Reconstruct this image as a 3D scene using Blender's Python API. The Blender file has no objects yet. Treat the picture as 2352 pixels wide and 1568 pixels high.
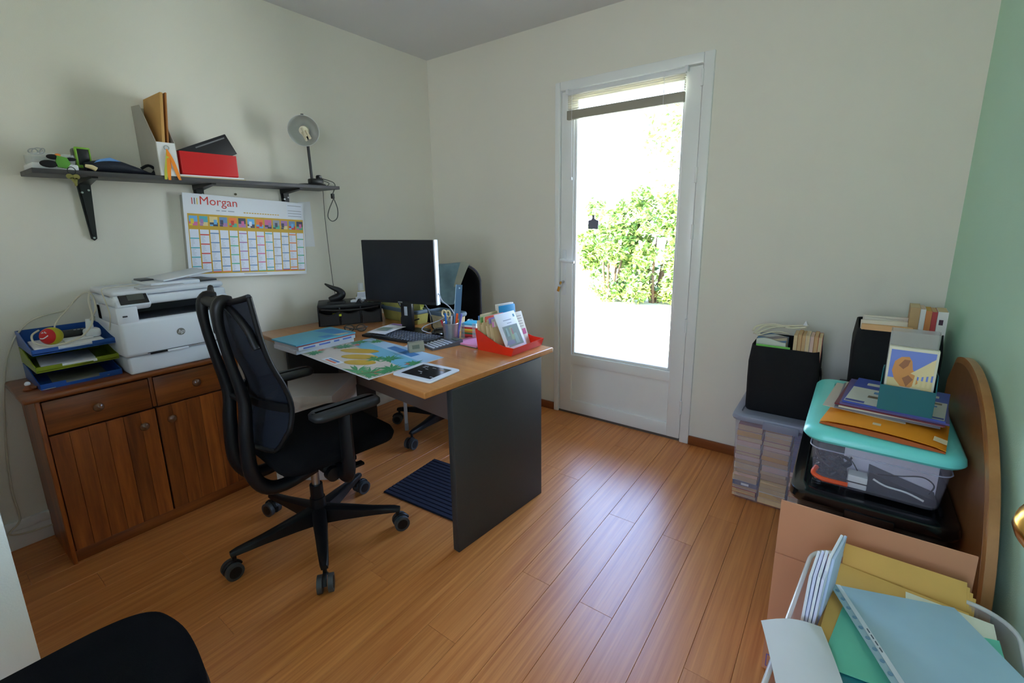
import bpy, bmesh, math, random
from mathutils import Matrix, Vector, Euler
PI = math.pi
R = math.radians
rnd = random.Random(7)
SC = bpy.context.scene
COL = SC.collection

# ---------------------------------------------------------------- camera
cam_d = bpy.data.cameras.new('camera')
cam = bpy.data.objects.new('camera', cam_d)
COL.objects.link(cam)
SC.camera = cam
yaw, pitch, roll, FPX = 0.628, -0.2111, -0.0143, 1054.766
fw = Vector((-math.sin(yaw)*math.cos(pitch), math.cos(yaw)*math.cos(pitch), math.sin(pitch)))
rt = Vector((math.cos(yaw), math.sin(yaw), 0)); upv = rt.cross(fw)
r2 = math.cos(roll)*rt + math.sin(roll)*upv
u2 = -math.sin(roll)*rt + math.cos(roll)*upv
mw = Matrix((r2, u2, -fw)).transposed().to_4x4()
mw.translation = Vector((2.699, -2.6742, 1.31395))
cam.matrix_world = mw
cam_d.sensor_fit = 'HORIZONTAL'
cam_d.sensor_width = 36.0
cam_d.lens = FPX/2352*36.0
cam_d.shift_x = -1.94/2352
cam_d.shift_y = -47.0/2352
cam_d.clip_start = 0.02
cam_d.clip_end = 200

# ---------------------------------------------------------------- world, sun, exposure
SC.view_settings.view_transform = 'Standard'
SC.view_settings.look = 'None'
SC.view_settings.gamma = 1
SC.view_settings.use_curve_mapping = False
SC.view_settings.exposure = 1.3
SC.cycles.use_denoising = True
SC.cycles.max_bounces = 12
SC.cycles.diffuse_bounces = 8
SC.cycles.transparent_max_bounces = 24
SC.cycles.sample_clamp_indirect = 8.0

W = bpy.data.worlds.new('daylight_sky'); SC.world = W
W.use_nodes = True
nt = W.node_tree; nt.nodes.clear()
wo = nt.nodes.new('ShaderNodeOutputWorld'); bg = nt.nodes.new('ShaderNodeBackground')
tc = nt.nodes.new('ShaderNodeTexCoord'); sx = nt.nodes.new('ShaderNodeSeparateXYZ')
rp = nt.nodes.new('ShaderNodeValToRGB')
rp.color_ramp.elements[0].position = 0.0; rp.color_ramp.elements[0].color = (0.86, 0.92, 1.0, 1)
rp.color_ramp.elements[1].position = 0.75; rp.color_ramp.elements[1].color = (0.24, 0.44, 1.0, 1)
el = rp.color_ramp.elements.new(0.28); el.color = (0.50, 0.70, 1.0, 1)
nt.links.new(tc.outputs['Generated'], sx.inputs[0]); nt.links.new(sx.outputs['Z'], rp.inputs[0])
nt.links.new(rp.outputs[0], bg.inputs[0]); nt.links.new(bg.outputs[0], wo.inputs[0])
bg.inputs[1].default_value = 6.5

sun_d = bpy.data.lights.new('sun', 'SUN'); sun = bpy.data.objects.new('sun', sun_d); COL.objects.link(sun)
sun_d.energy = 23.0; sun_d.angle = R(0.6); sun_d.color = (1.0, 0.94, 0.84)
sun.rotation_euler = Vector((0.40, 0.62, -0.9)).to_track_quat('-Z', 'Y').to_euler()

def portal(name, loc, size, direction):
    d = bpy.data.lights.new(name, 'AREA'); d.shape = 'RECTANGLE'; d.size, d.size_y = size
    d.cycles.is_portal = True
    o = bpy.data.objects.new(name, d); COL.objects.link(o)
    o.location = loc; o.rotation_euler = Vector(direction).to_track_quat('-Z', 'Z').to_euler()
portal('sky_portal_door', (1.58, 0.10, 1.25), (0.72, 1.66), (0, -1, 0))
portal('sky_portal_hall', (3.24, -3.76, 1.5), (0.5, 1.15), (-1, 0, 0))
portal('sky_portal_back', (2.40, -4.42, 1.52), (0.70, 1.15), (0, 1, 0))

# ---------------------------------------------------------------- materials
def lin(c):
    def f(v):
        v /= 255.0
        return v/12.92 if v <= 0.04045 else ((v+0.055)/1.055)**2.4
    return tuple(f(v) for v in c[:3]) + (1.0,)
MATS = {}
def mat(name, rgb, rough=0.5, metal=0.0, var=0.06, scale=14.0, bump=0.0, bscale=200.0, trans=0.0, coat=0.0, spec=0.5, tint=None):
    """plain procedural material: a base colour with faint noise; trans mixes in a see-through part"""
    if name in MATS: return MATS[name]
    m = bpy.data.materials.new(name); m.use_nodes = True
    n = m.node_tree; b = n.nodes['Principled BSDF']; out = n.nodes['Material Output']
    c = lin(rgb)
    t = n.nodes.new('ShaderNodeTexCoord'); no = n.nodes.new('ShaderNodeTexNoise')
    no.inputs['Scale'].default_value = scale; no.inputs['Detail'].default_value = 3
    n.links.new(t.outputs['Object'], no.inputs['Vector'])
    mx = n.nodes.new('ShaderNodeMix'); mx.data_type = 'RGBA'
    mx.inputs[6].default_value = tuple(v*(1-var) for v in c[:3]) + (1,)
    mx.inputs[7].default_value = tuple(min(1, v*(1+var)) for v in c[:3]) + (1,)
    n.links.new(no.outputs[0], mx.inputs[0]); n.links.new(mx.outputs[2], b.inputs['Base Color'])
    b.inputs['Roughness'].default_value = rough; b.inputs['Metallic'].default_value = metal
    b.inputs['Coat Weight'].default_value = coat; b.inputs['Specular IOR Level'].default_value = spec
    if bump:
        n2 = n.nodes.new('ShaderNodeTexNoise'); n2.inputs['Scale'].default_value = bscale
        n.links.new(t.outputs['Object'], n2.inputs['Vector'])
        bu = n.nodes.new('ShaderNodeBump'); bu.inputs['Strength'].default_value = bump; bu.inputs['Distance'].default_value = 0.002
        n.links.new(n2.outputs[0], bu.inputs['Height']); n.links.new(bu.outputs[0], b.inputs['Normal'])
    if trans:
        tr = n.nodes.new('ShaderNodeBsdfTransparent'); ms = n.nodes.new('ShaderNodeMixShader')
        if tint: tr.inputs[0].default_value = lin(tint)
        ms.inputs[0].default_value = trans
        n.links.new(b.outputs[0], ms.inputs[1]); n.links.new(tr.outputs[0], ms.inputs[2]); n.links.new(ms.outputs[0], out.inputs[0])
    MATS[name] = m
    return m

def wood(name, dark, light, axis='Y', rough=0.4, stretch=0.05, scale=22.0, pervar=0.18, knots=None, coat=0.0, bump=0.04, spec=0.5):
    """wood with grain along one axis of the object; each object gets its own tone"""
    if name in MATS: return MATS[name]
    m = bpy.data.materials.new(name); m.use_nodes = True
    n = m.node_tree; b = n.nodes['Principled BSDF']
    t = n.nodes.new('ShaderNodeTexCoord'); mp = n.nodes.new('ShaderNodeMapping')
    s = [1.0, 1.0, 1.0]; s['XYZ'.index(axis)] = stretch
    mp.inputs['Scale'].default_value = s
    b.inputs['Specular IOR Level'].default_value = spec
    n.links.new(t.outputs['Object'], mp.inputs[0])
    oi = n.nodes.new('ShaderNodeObjectInfo')
    mu = n.nodes.new('ShaderNodeMath'); mu.operation = 'MULTIPLY'; mu.inputs[1].default_value = 37.0
    n.links.new(oi.outputs['Random'], mu.inputs[0])
    no = n.nodes.new('ShaderNodeTexNoise'); no.noise_dimensions = '4D'
    no.inputs['Scale'].default_value = scale; no.inputs['Detail'].default_value = 6; no.inputs['Roughness'].default_value = 0.65
    n.links.new(mp.outputs[0], no.inputs['Vector']); n.links.new(mu.outputs[0], no.inputs['W'])
    rr = n.nodes.new('ShaderNodeValToRGB')
    rr.color_ramp.elements[0].position = 0.33; rr.color_ramp.elements[0].color = lin(dark)
    rr.color_ramp.elements[1].position = 0.68; rr.color_ramp.elements[1].color = lin(light)
    n.links.new(no.outputs[0], rr.inputs[0])
    hs = n.nodes.new('ShaderNodeHueSaturation')
    mr = n.nodes.new('ShaderNodeMapRange'); mr.inputs[3].default_value = 1-pervar; mr.inputs[4].default_value = 1+pervar
    n.links.new(oi.outputs['Random'], mr.inputs[0]); n.links.new(mr.outputs[0], hs.inputs['Value'])
    n.links.new(rr.outputs[0], hs.inputs['Color'])
    last = hs.outputs[0]
    if knots:
        vo = n.nodes.new('ShaderNodeTexVoronoi'); vo.voronoi_dimensions = '4D'; vo.inputs['Scale'].default_value = knots
        m2 = n.nodes.new('ShaderNodeMapping'); s2 = [1.0, 1.0, 1.0]; s2['XYZ'.index(axis)] = 0.4; s2[0] = 0.0; m2.inputs['Scale'].default_value = s2
        n.links.new(t.outputs['Object'], m2.inputs[0]); n.links.new(m2.outputs[0], vo.inputs['Vector']); n.links.new(mu.outputs[0], vo.inputs['W'])
        kr = n.nodes.new('ShaderNodeValToRGB')
        kr.color_ramp.elements[0].position = 0.07; kr.color_ramp.elements[0].color = (0, 0, 0, 1)
        kr.color_ramp.elements[1].position = 0.15; kr.color_ramp.elements[1].color = (1, 1, 1, 1)
        n.links.new(vo.outputs['Distance'], kr.inputs[0])
        mk = n.nodes.new('ShaderNodeMix'); mk.data_type = 'RGBA'
        mk.inputs[6].default_value = lin((46, 20, 9))
        n.links.new(kr.outputs[0], mk.inputs[0]); n.links.new(last, mk.inputs[7]); last = mk.outputs[2]
    n.links.new(last, b.inputs['Base Color'])
    b.inputs['Roughness'].default_value = rough; b.inputs['Coat Weight'].default_value = coat
    bu = n.nodes.new('ShaderNodeBump'); bu.inputs['Strength'].default_value = bump; bu.inputs['Distance'].default_value = 0.002
    n.links.new(no.outputs[0], bu.inputs['Height']); n.links.new(bu.outputs[0], b.inputs['Normal'])
    MATS[name] = m
    return m

def thin_glass(name, fac, tint=(255, 255, 255), rough=0.02):
    """a thin pane: see-through with a little mirror reflection that grows at grazing angles"""
    if name in MATS: return MATS[name]
    m = bpy.data.materials.new(name); m.use_nodes = True
    n = m.node_tree; n.nodes.clear()
    out = n.nodes.new('ShaderNodeOutputMaterial'); tr = n.nodes.new('ShaderNodeBsdfTransparent'); gl = n.nodes.new('ShaderNodeBsdfGlossy')
    fr = n.nodes.new('ShaderNodeFresnel'); fr.inputs[0].default_value = 1.25
    ad = n.nodes.new('ShaderNodeMath'); ad.operation = 'ADD'; ad.inputs[1].default_value = fac; ad.use_clamp = True
    ms = n.nodes.new('ShaderNodeMixShader'); tr.inputs[0].default_value = lin(tint); gl.inputs['Roughness'].default_value = rough
    n.links.new(fr.outputs[0], ad.inputs[0]); n.links.new(ad.outputs[0], ms.inputs[0])
    n.links.new(tr.outputs[0], ms.inputs[1]); n.links.new(gl.outputs[0], ms.inputs[2]); n.links.new(ms.outputs[0], out.inputs[0])
    MATS[name] = m
    return m

# ---------------------------------------------------------------- mesh builder
class MB:
    def __init__(s): s.v = []; s.f = []; s.m = []
    def add(s, vs, fs, mi=0, M=None):
        o = len(s.v)
        s.v += [tuple(M @ Vector(p)) if M is not None else tuple(p) for p in vs]
        for f in fs: s.f.append(tuple(i+o for i in f)); s.m.append(mi)
        return s
    def box(s, c, d, bev=0.0, rot=None, mi=0, seg=2, M=None):
        T = Matrix.Translation(Vector(c))
        if rot is not None: T = T @ Euler(rot).to_matrix().to_4x4()
        if M is not None: T = M @ T
        x, y, z = d[0]/2, d[1]/2, d[2]/2
        if bev <= 0:
            vs = [(-x,-y,-z),(x,-y,-z),(x,y,-z),(-x,y,-z),(-x,-y,z),(x,-y,z),(x,y,z),(-x,y,z)]
            return s.add(vs, [(0,3,2,1),(4,5,6,7),(0,1,5,4),(1,2,6,5),(2,3,7,6),(3,0,4,7)], mi, T)
        b = bmesh.new(); bmesh.ops.create_cube(b, size=1.0)
        for v in b.verts: v.co = Vector((v.co.x*d[0], v.co.y*d[1], v.co.z*d[2]))
        bmesh.ops.bevel(b, geom=list(b.edges), offset=min(bev, 0.49*min(d)), segments=seg, affect='EDGES', profile=0.5)
        b.verts.ensure_lookup_table()
        vs = [tuple(v.co) for v in b.verts]; fs = [[v.index for v in f.verts] for f in b.faces]
        b.free()
        return s.add(vs, fs, mi, T)
    def bx(s, x0, x1, y0, y1, z0, z1, bev=0.0, mi=0, seg=2, M=None):
        return s.box(((x0+x1)/2, (y0+y1)/2, (z0+z1)/2), (abs(x1-x0), abs(y1-y0), abs(z1-z0)), bev, None, mi, seg, M)
    def cyl(s, p0, p1, r0, r1=None, n=16, mi=0, caps=True, M=None):
        r1 = r0 if r1 is None else r1
        p0, p1 = Vector(p0), Vector(p1); q = (p1-p0).to_track_quat('Z', 'Y')
        vs = []
        for p, r in ((p0, r0), (p1, r1)):
            for i in range(n):
                a = 2*PI*i/n; vs.append(tuple(p + q @ Vector((r*math.cos(a), r*math.sin(a), 0))))
        fs = [(i, (i+1) % n, n+(i+1) % n, n+i) for i in range(n)]
        if caps: fs += [tuple(range(n-1, -1, -1)), tuple(range(n, 2*n))]
        return s.add(vs, fs, mi, M)
    def tube(s, pts, r, n=8, closed=False, mi=0, flat=1.0, smooth=0, M=None, up=None):
        """sweep a round (or flattened) section along a path; r may be a list"""
        pts = [Vector(p) for p in pts]
        rs = list(r) if isinstance(r, (list, tuple)) else [r]*len(pts)
        if smooth:
            P2, R2 = [], []; N = len(pts); last = N if closed else N-1
            for i in range(last):
                p0 = pts[(i-1) % N] if closed or i > 0 else pts[0]; p1 = pts[i]; p2 = pts[(i+1) % N]
                p3 = pts[(i+2) % N] if closed or i+2 < N else pts[-1]
                for k in range(smooth):
                    t = k/smooth
                    P2.append(0.5*((2*p1)+(-p0+p2)*t+(2*p0-5*p1+4*p2-p3)*t*t+(-p0+3*p1-3*p2+p3)*t**3))
                    R2.append(rs[i]*(1-t)+rs[(i+1) % N]*t)
            if not closed: P2.append(pts[-1]); R2.append(rs[-1])
            pts, rs = P2, R2
        N = len(pts); vs = []; prev = None
        for i, p in enumerate(pts):
            a = pts[(i-1) % N] if closed or i > 0 else p; b = pts[(i+1) % N] if closed or i < N-1 else p
            t = (b-a)
            if t.length < 1e-9: t = Vector((0, 0, 1))
            t.normalize()
            if prev is None:
                ref = Vector(up) if up is not None else (Vector((0, 0, 1)) if abs(t.z) < 0.9 else Vector((1, 0, 0)))
                x = ref.cross(t).normalized()
            else:
                x = (prev - t*prev.dot(t)).normalized()
            prev = x; y = t.cross(x)
            for k in range(n):
                an = 2*PI*k/n; vs.append(tuple(p + x*(rs[i]*math.cos(an)) + y*(rs[i]*flat*math.sin(an))))
        fs = []
        for i in range(N if closed else N-1):
            j = (i+1) % N
            for k in range(n): fs.append((i*n+k, i*n+(k+1) % n, j*n+(k+1) % n, j*n+k))
        if not closed: fs += [tuple(range(n-1, -1, -1)), tuple(range((N-1)*n, N*n))]
        return s.add(vs, fs, mi, M)
    def prism(s, poly, h0, h1, plane='XY', mi=0, M=None):
        """extrude a 2-D outline; plane says which axes the outline uses, the third runs h0..h1"""
        def P(a, b, h): return {'XY': (a, b, h), 'XZ': (a, h, b), 'YZ': (h, a, b)}[plane]
        n = len(poly)
        vs = [P(a, b, h0) for a, b in poly] + [P(a, b, h1) for a, b in poly]
        fs = [(i, (i+1) % n, n+(i+1) % n, n+i) for i in range(n)] + [tuple(range(n-1, -1, -1)), tuple(range(n, 2*n))]
        return s.add(vs, fs, mi, M)
    def lathe(s, prof, n=24, mi=0, M=None, cap=False):
        vs = []
        for r, z in prof:
            for i in range(n): a = 2*PI*i/n; vs.append((r*math.cos(a), r*math.sin(a), z))
        fs = []
        for j in range(len(prof)-1):
            for i in range(n): fs.append((j*n+i, j*n+(i+1) % n, (j+1)*n+(i+1) % n, (j+1)*n+i))
        if cap: fs += [tuple(range(n-1, -1, -1)), tuple(range((len(prof)-1)*n, len(prof)*n))]
        return s.add(vs, fs, mi, M)
    def ball(s, c, r, n=16, mi=0, M=None):
        r = (r, r, r) if not isinstance(r, (tuple, list)) else r
        T = Matrix.Translation(Vector(c)) @ Matrix.Diagonal((r[0], r[1], r[2], 1))
        if M is not None: T = M @ T
        k = n//2
        prof = [(max(1e-4, math.sin(PI*j/k)), -math.cos(PI*j/k)) for j in range(k+1)]
        return s.lathe(prof, n, mi, T)
    def quad(s, a, b, c, d, mi=0, M=None): return s.add([a, b, c, d], [(0, 1, 2, 3)], mi, M)
    def grid(s, fn, nu, nv, mi=0, M=None, thick=0.0):
        """a sheet fn(u,v)->point; thick gives it a second skin offset along the sheet normal"""
        P = [[Vector(fn(i/nu, j/nv)) for j in range(nv+1)] for i in range(nu+1)]
        id_ = lambda i, j: i*(nv+1)+j
        vs = [tuple(P[i][j]) for i in range(nu+1) for j in range(nv+1)]
        fs = [(id_(i, j), id_(i+1, j), id_(i+1, j+1), id_(i, j+1)) for i in range(nu) for j in range(nv)]
        if thick:
            o = len(vs)
            for i in range(nu+1):
                for j in range(nv+1):
                    du = P[min(i+1, nu)][j]-P[max(i-1, 0)][j]; dv = P[i][min(j+1, nv)]-P[i][max(j-1, 0)]
                    vs.append(tuple(P[i][j]-du.cross(dv).normalized()*thick))
            fs += [(o+id_(i, j), o+id_(i, j+1), o+id_(i+1, j+1), o+id_(i+1, j)) for i in range(nu) for j in range(nv)]
            per = [(i, 0) for i in range(nu)] + [(nu, j) for j in range(nv)] + [(i, nv) for i in range(nu, 0, -1)] + [(0, j) for j in range(nv, 0, -1)]
            for k in range(len(per)):
                a = id_(*per[k]); b = id_(*per[(k+1) % len(per)]); fs.append((b, a, o+a, o+b))
        return s.add(vs, fs, mi, M)
    def build(s, name, mats, parent=None, loc=None, rot=None, smooth=35):
        me = bpy.data.meshes.new(name)
        me.from_pydata(s.v, [], s.f)
        mats = mats if isinstance(mats, (list, tuple)) else [mats]
        for m in mats: me.materials.append(m)
        me.polygons.foreach_set('material_index', s.m)
        if smooth:
            me.polygons.foreach_set('use_smooth', [True]*len(s.f))
            me.update()
            me.set_sharp_from_angle(angle=R(smooth))
        me.update()
        o = bpy.data.objects.new(name, me); COL.objects.link(o)
        if parent is not None: o.parent = parent
        if loc is not None: o.location = loc
        if rot is not None: o.rotation_euler = rot
        return o

def tag(o, label=None, cat=None, group=None, kind=None):
    if label: o['label'] = label
    if cat: o['category'] = cat
    if group: o['group'] = group
    if kind: o['kind'] = kind
    return o
def thing(name, label, cat, loc=(0, 0, 0), rz=0.0, group=None, rot=None):
    o = bpy.data.objects.new(name, None); COL.objects.link(o)
    o.empty_display_size = 0.05
    o.location = loc; o.rotation_euler = rot if rot else (0, 0, rz)
    return tag(o, label, cat, group)
def dup(root, loc=None, rot=None, label=None, parent=None):
    c = root.copy(); COL.objects.link(c)
    if parent is not None: c.parent = parent
    if loc is not None: c.location = loc
    if rot is not None: c.rotation_euler = rot
    if label: c['label'] = label
    for ch in list(root.children): dup(ch, parent=c)
    return c
def struct(name, mb, m, label=None, **k):
    o = mb.build(name, m, **k); o['kind'] = 'structure'
    if label: o['label'] = label
    return o

def text_faces(body, size, M, align='LEFT', shear=0.0, extrude=0.0, bold=0.0):
    """lettering as mesh: returns vertices, faces"""
    cu = bpy.data.curves.new('lettering', 'FONT'); cu.body = body; cu.size = size; cu.align_x = align
    cu.shear = shear; cu.extrude = extrude; cu.offset = bold; cu.resolution_u = 3
    ob = bpy.data.objects.new('lettering', cu); COL.objects.link(ob)
    dg = bpy.context.evaluated_depsgraph_get()
    me = bpy.data.meshes.new_from_object(ob.evaluated_get(dg))
    vs = [tuple(M @ v.co) for v in me.vertices]; fs = [tuple(p.vertices) for p in me.polygons]
    bpy.data.objects.remove(ob); bpy.data.curves.remove(cu); bpy.data.meshes.remove(me)
    return vs, fs

def adopt(o, par):
    """parent o, built in room coordinates, under a top-level thing that was placed by loc / rot"""
    o.parent = par
    o.matrix_parent_inverse = (Matrix.Translation(par.location) @ par.rotation_euler.to_matrix().to_4x4()).inverted()
    return o
def rrect(x0, x1, y0, y1, r, n=6):
    p = []
    for cx, cy, a0 in ((x1-r, y0+r, -90), (x1-r, y1-r, 0), (x0+r, y1-r, 90), (x0+r, y0+r, 180)):
        for i in range(n+1):
            a = R(a0+90*i/n); p.append((cx+r*math.cos(a), cy+r*math.sin(a)))
    return p
def loft(mb, loops, mi=0, cap0=True, cap1=True, M=None):
    """join rings (lists of 3-D points, same count) into a skin"""
    n = len(loops[0]); vs = [p for l in loops for p in l]; fs = []
    for j in range(len(loops)-1):
        for i in range(n): fs.append((j*n+i, j*n+(i+1) % n, (j+1)*n+(i+1) % n, (j+1)*n+i))
    if cap0: fs.append(tuple(range(n-1, -1, -1)))
    if cap1: fs.append(tuple(range((len(loops)-1)*n, len(loops)*n)))
    return mb.add(vs, fs, mi, M)
def tub(mb, x0, x1, y0, y1, z0, z1, r, taper, t, mi=0, flange=0.0):
    """open plastic box with wall thickness, rounded corners and a taper towards the base"""
    def ring(d, z): return [(a, b, z) for a, b in rrect(x0+d, x1-d, y0+d, y1-d, max(0.004, r-max(0, d)*0.3))]
    loops = [ring(taper+0.004, z0), ring(taper, z0+0.006), ring(0, z1)]
    if flange: loops += [ring(-flange, z1), ring(-flange, z1+0.006)]
    loops += [ring(t, z1+(0.006 if flange else 0)), ring(taper+t, z0+0.006+t)]
    return loft(mb, loops, mi)
# ---------------------------------------------------------------- setting
WHITE_WALL = mat('white_wall_paint', (230, 226, 215), 0.85, var=0.02, scale=3, bump=0.25, bscale=260)
CEIL = mat('ceiling_paint', (222, 222, 224), 0.9, var=0.02, scale=3, bump=0.15, bscale=200)
GREEN_WALL = mat('mint_wall_paint', (196, 234, 210), 0.8, var=0.02, scale=3, bump=0.25, bscale=260)
PVC = mat('white_door_pvc', (236, 237, 236), 0.3, var=0.01)
PLANKM = wood('bamboo_plank', (184, 106, 50), (220, 146, 80), 'Y', rough=0.31, stretch=0.022, scale=75, pervar=0.05, bump=0.015, spec=0.6)
SKIRT = wood('skirting_wood', (120, 62, 26), (150, 84, 38), 'X', rough=0.4, stretch=0.04, scale=40)
METAL = mat('brushed_metal', (190, 192, 195), 0.28, 1.0)
BLACKP = mat('black_plastic', (22, 22, 24), 0.38)
DARK = mat('dark_void', (8, 8, 9), 0.9)
WHITEP = mat('white_plastic', (228, 230, 234), 0.32, var=0.01)
PAPER = mat('white_paper', (232, 233, 238), 0.7, var=0.02)
BRASS = mat('brass', (200, 150, 62), 0.22, 1.0)

H = 2.5; T = 0.2
m = MB()
m.bx(-T, 1.13, 0, T, 0, H); m.bx(2.035, 3.4, 0, T, 0, H); m.bx(1.13, 2.035, 0, T, 2.14, H)
struct('wall_back', m, WHITE_WALL, 'white wall with the glazed garden door')
struct('wall_left', MB().bx(-T, 0, -4.4, 0, 0, H), WHITE_WALL, 'white wall with the shelf and calendar')
struct('wall_front', MB().bx(0, 1.3, -4.2, -2.612, 0, H), WHITE_WALL, 'white wall corner beside the camera')
def wx(y): return 3.065-0.025*y
def rw(m, y0, y1, z0, z1):
    a, b = wx(y0), wx(y1)
    m.add([(a, y0, z0), (a+T, y0, z0), (b+T, y1, z0), (b, y1, z0), (a, y0, z1), (a+T, y0, z1), (b+T, y1, z1), (b, y1, z1)],
          [(0, 1, 2, 3), (7, 6, 5, 4), (4, 5, 1, 0), (5, 6, 2, 1), (6, 7, 3, 2), (7, 4, 0, 3)])
m = MB(); rw(m, 0.0, -3.5, 0, H); rw(m, -4.02, -4.4, 0, H); rw(m, -3.5, -4.02, 0, 0.92); rw(m, -3.5, -4.02, 2.12, H)
struct('wall_right', m, GREEN_WALL, 'mint green wall behind the boxes')
m = MB(); m.bx(-T, 2.05, -4.4, -4.2, 0, H); m.bx(2.75, 3.5, -4.4, -4.2, 0, H); m.bx(2.05, 2.75, -4.4, -4.2, 0, 0.95); m.bx(2.05, 2.75, -4.4, -4.2, 2.1, H)
struct('wall_hall', m, WHITE_WALL)
struct('ceiling', MB().bx(-T, 3.5, -4.4, T, H, H+0.15), CEIL)
# added hall windows behind the camera, lifting the room's shadows: frame and pane
wn = MB()
for z0, z1 in ((0.95, 1.01), (2.04, 2.1)): wn.bx(2.05, 2.75, -4.33, -4.28, z0, z1)
for a0, a1 in ((2.05, 2.11), (2.69, 2.75)): wn.bx(a0, a1, -4.33, -4.28, 1.01, 2.04)
w2 = struct('added_window_2', wn, PVC)
MB().bx(2.11, 2.69, -4.308, -4.304, 1.01, 2.04).build('pane', thin_glass('window_glass', 0.02), w2)
wn = MB()
for z0, z1 in ((0.92, 0.98), (2.06, 2.12)): wn.bx(3.2, 3.25, -4.02, -3.5, z0, z1)
for y0, y1 in ((-4.02, -3.96), (-3.56, -3.5)): wn.bx(3.2, 3.25, y0, y1, 0.98, 2.06)
w1 = struct('added_window_1', wn, PVC)
MB().bx(3.222, 3.226, -3.96, -3.56, 0.98, 2.06).build('pane', thin_glass('window_glass', 0.02), w1)

fl = struct('floor', MB().bx(-T, 3.5, -4.4, T, -0.12, -0.006), mat('floor_joint', (84, 50, 28), 0.9), 'honey brown bamboo plank floor')
PW = 0.1237; x0 = 1.82-15*PW
ends = {15: -1.424, 16: -0.902, 13: -0.73, 9: -2.197}
for k in range(0, 28):
    xa = max(-0.0, x0+(k)*PW); xb = x0+(k+1)*PW
    if xb <= 0.01 or xa > 3.3: continue
    y = ends.get(k, -rnd.uniform(0.1, 1.5)); cuts = [0.06]
    while y > -4.2: cuts.append(y); y -= 1.53
    cuts.append(-4.2)
    for a, b in zip(cuts[:-1], cuts[1:]):
        if a-b < 0.05: continue
        cx, cy = (xa+xb)/2, (a+b)/2; hw, hl = (xb-xa)/2-0.0004, (a-b)/2-0.0003; e = 0.0007
        p = MB(); lo = [(-hw, -hl), (hw, -hl), (hw, hl), (-hw, hl)]
        vs = [(u, v, -0.006) for u, v in lo] + [(u, v, -e) for u, v in lo] + [(u-math.copysign(e, u), v-math.copysign(e, v), 0.0) for u, v in lo]
        fs = [(i+4*j, (i+1) % 4+4*j, (i+1) % 4+4*j+4, i+4*j+4) for j in (0, 1) for i in range(4)] + [(8, 9, 10, 11)]
        p.add(vs, fs); p.build('plank', PLANKM, fl, (cx, cy, 0), smooth=0)
m = MB(); m.bx(0.0, 1.116, -0.014, 0, 0, 0.055, 0.003); m.bx(2.049, 3.06, -0.014, 0, 0, 0.055, 0.003)
struct('baseboard_back', m, SKIRT, 'low reddish wooden skirting under the garden wall')
struct('baseboard_left', MB().bx(0, 0.013, -2.612, 0, 0, 0.085, 0.004), PVC, 'white skirting along the shelf wall')
m = MB(); m.bx(0, 0.022, -2.612, -2.35, 0.085, 0.125, 0.006)
struct('trim_1', m, PVC, 'white cable trunking on the skirting')

# garden door
door = thing('door_1', 'white glazed garden door with a lower panel', None); door['kind'] = 'structure'
for n_, b_ in (('frame_jamb', (1.116, 1.152, -0.014, 0.09, 0, 2.152)), ('frame_jamb', (1.996, 2.049, -0.014, 0.09, 0, 2.152)), ('frame_head', (1.152, 1.996, -0.014, 0.09, 2.1, 2.152))):
    MB().bx(*b_, bev=0.006).build(n_, PVC, door)
m = MB()
m.bx(1.156, 1.246, 0.0, 0.06, 0.012, 2.096, 0.006); m.bx(1.911, 1.992, 0.0, 0.06, 0.012, 2.096, 0.006)
m.bx(1.24, 1.916, 0.001, 0.06, 2.058, 2.096, 0.004); m.bx(1.24, 1.916, 0.001, 0.06, 0.36, 0.428, 0.006); m.bx(1.24, 1.916, 0.001, 0.06, 0.012, 0.10, 0.006)
m.build('leaf_frame', PVC, door)
MB().bx(1.24, 1.916, 0.014, 0.05, 0.095, 0.365).build('lower_panel', PVC, door)
m = MB()
for a in ((1.246, 1.262, 0.012, 0.034, 0.428, 2.058), (1.895, 1.911, 0.012, 0.034, 0.428, 2.058), (1.262, 1.895, 0.012, 0.034, 0.428, 0.444), (1.262, 1.895, 0.012, 0.034, 2.042, 2.058)):
    m.bx(*a, bev=0.005)
m.build('glazing_bead', PVC, door)
MB().bx(1.25, 1.908, 0.036, 0.040, 0.432, 2.054).build('pane', thin_glass('window_glass', 0.02), door)
MB().bx(1.152, 1.996, 0.0, 0.12, -0.004, 0.012).build('threshold', mat('alu_threshold', (120, 120, 122), 0.4, 0.8), door)
for z in (0.22, 0.72, 1.25, 1.55, 2.03):
    h = MB(); h.cyl((1.994, -0.012, z-0.04), (1.994, -0.012, z+0.04), 0.008, n=12); h.build('hinge', PVC, door)
h = MB(); h.box((1.187, -0.004, 0.985), (0.028, 0.008, 0.30), 0.006); h.build('lock_plate', WHITEP, door)
h = MB(); h.cyl((1.187, -0.004, 1.07), (1.187, -0.05, 1.07), 0.010, n=14); h.tube([(1.187, -0.048, 1.07), (1.205, -0.056, 1.068), (1.235, -0.056, 1.064), (1.285, -0.05, 1.06)], [0.012, 0.012, 0.011, 0.010], n=12, flat=0.9, smooth=5)
h.build('handle', WHITEP, door)
h = MB(); h.cyl((1.187, -0.008, 0.925), (1.187, -0.022, 0.925), 0.009, n=14); h.build('lock_cylinder', METAL, door)
k = thing('key', 'brass key on a tag hanging in the lock of the white garden door', 'key', (1.187, -0.024, 0.925))
h = MB(); h.box((0, -0.010, 0), (0.004, 0.022, 0.010), 0.001); h.build('blade', METAL, k)
h = MB(); h.cyl((-0.001, -0.028, -0.004), (0.003, -0.028, -0.004), 0.011, n=18); h.build('bow', BRASS, k)
h = MB(); h.tube([(0.001+0.009*math.cos(a), -0.03, -0.02+0.012*math.sin(a)) for a in [2*PI*i/14 for i in range(14)]], 0.0012, 6, True); h.build('ring', METAL, k)
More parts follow.
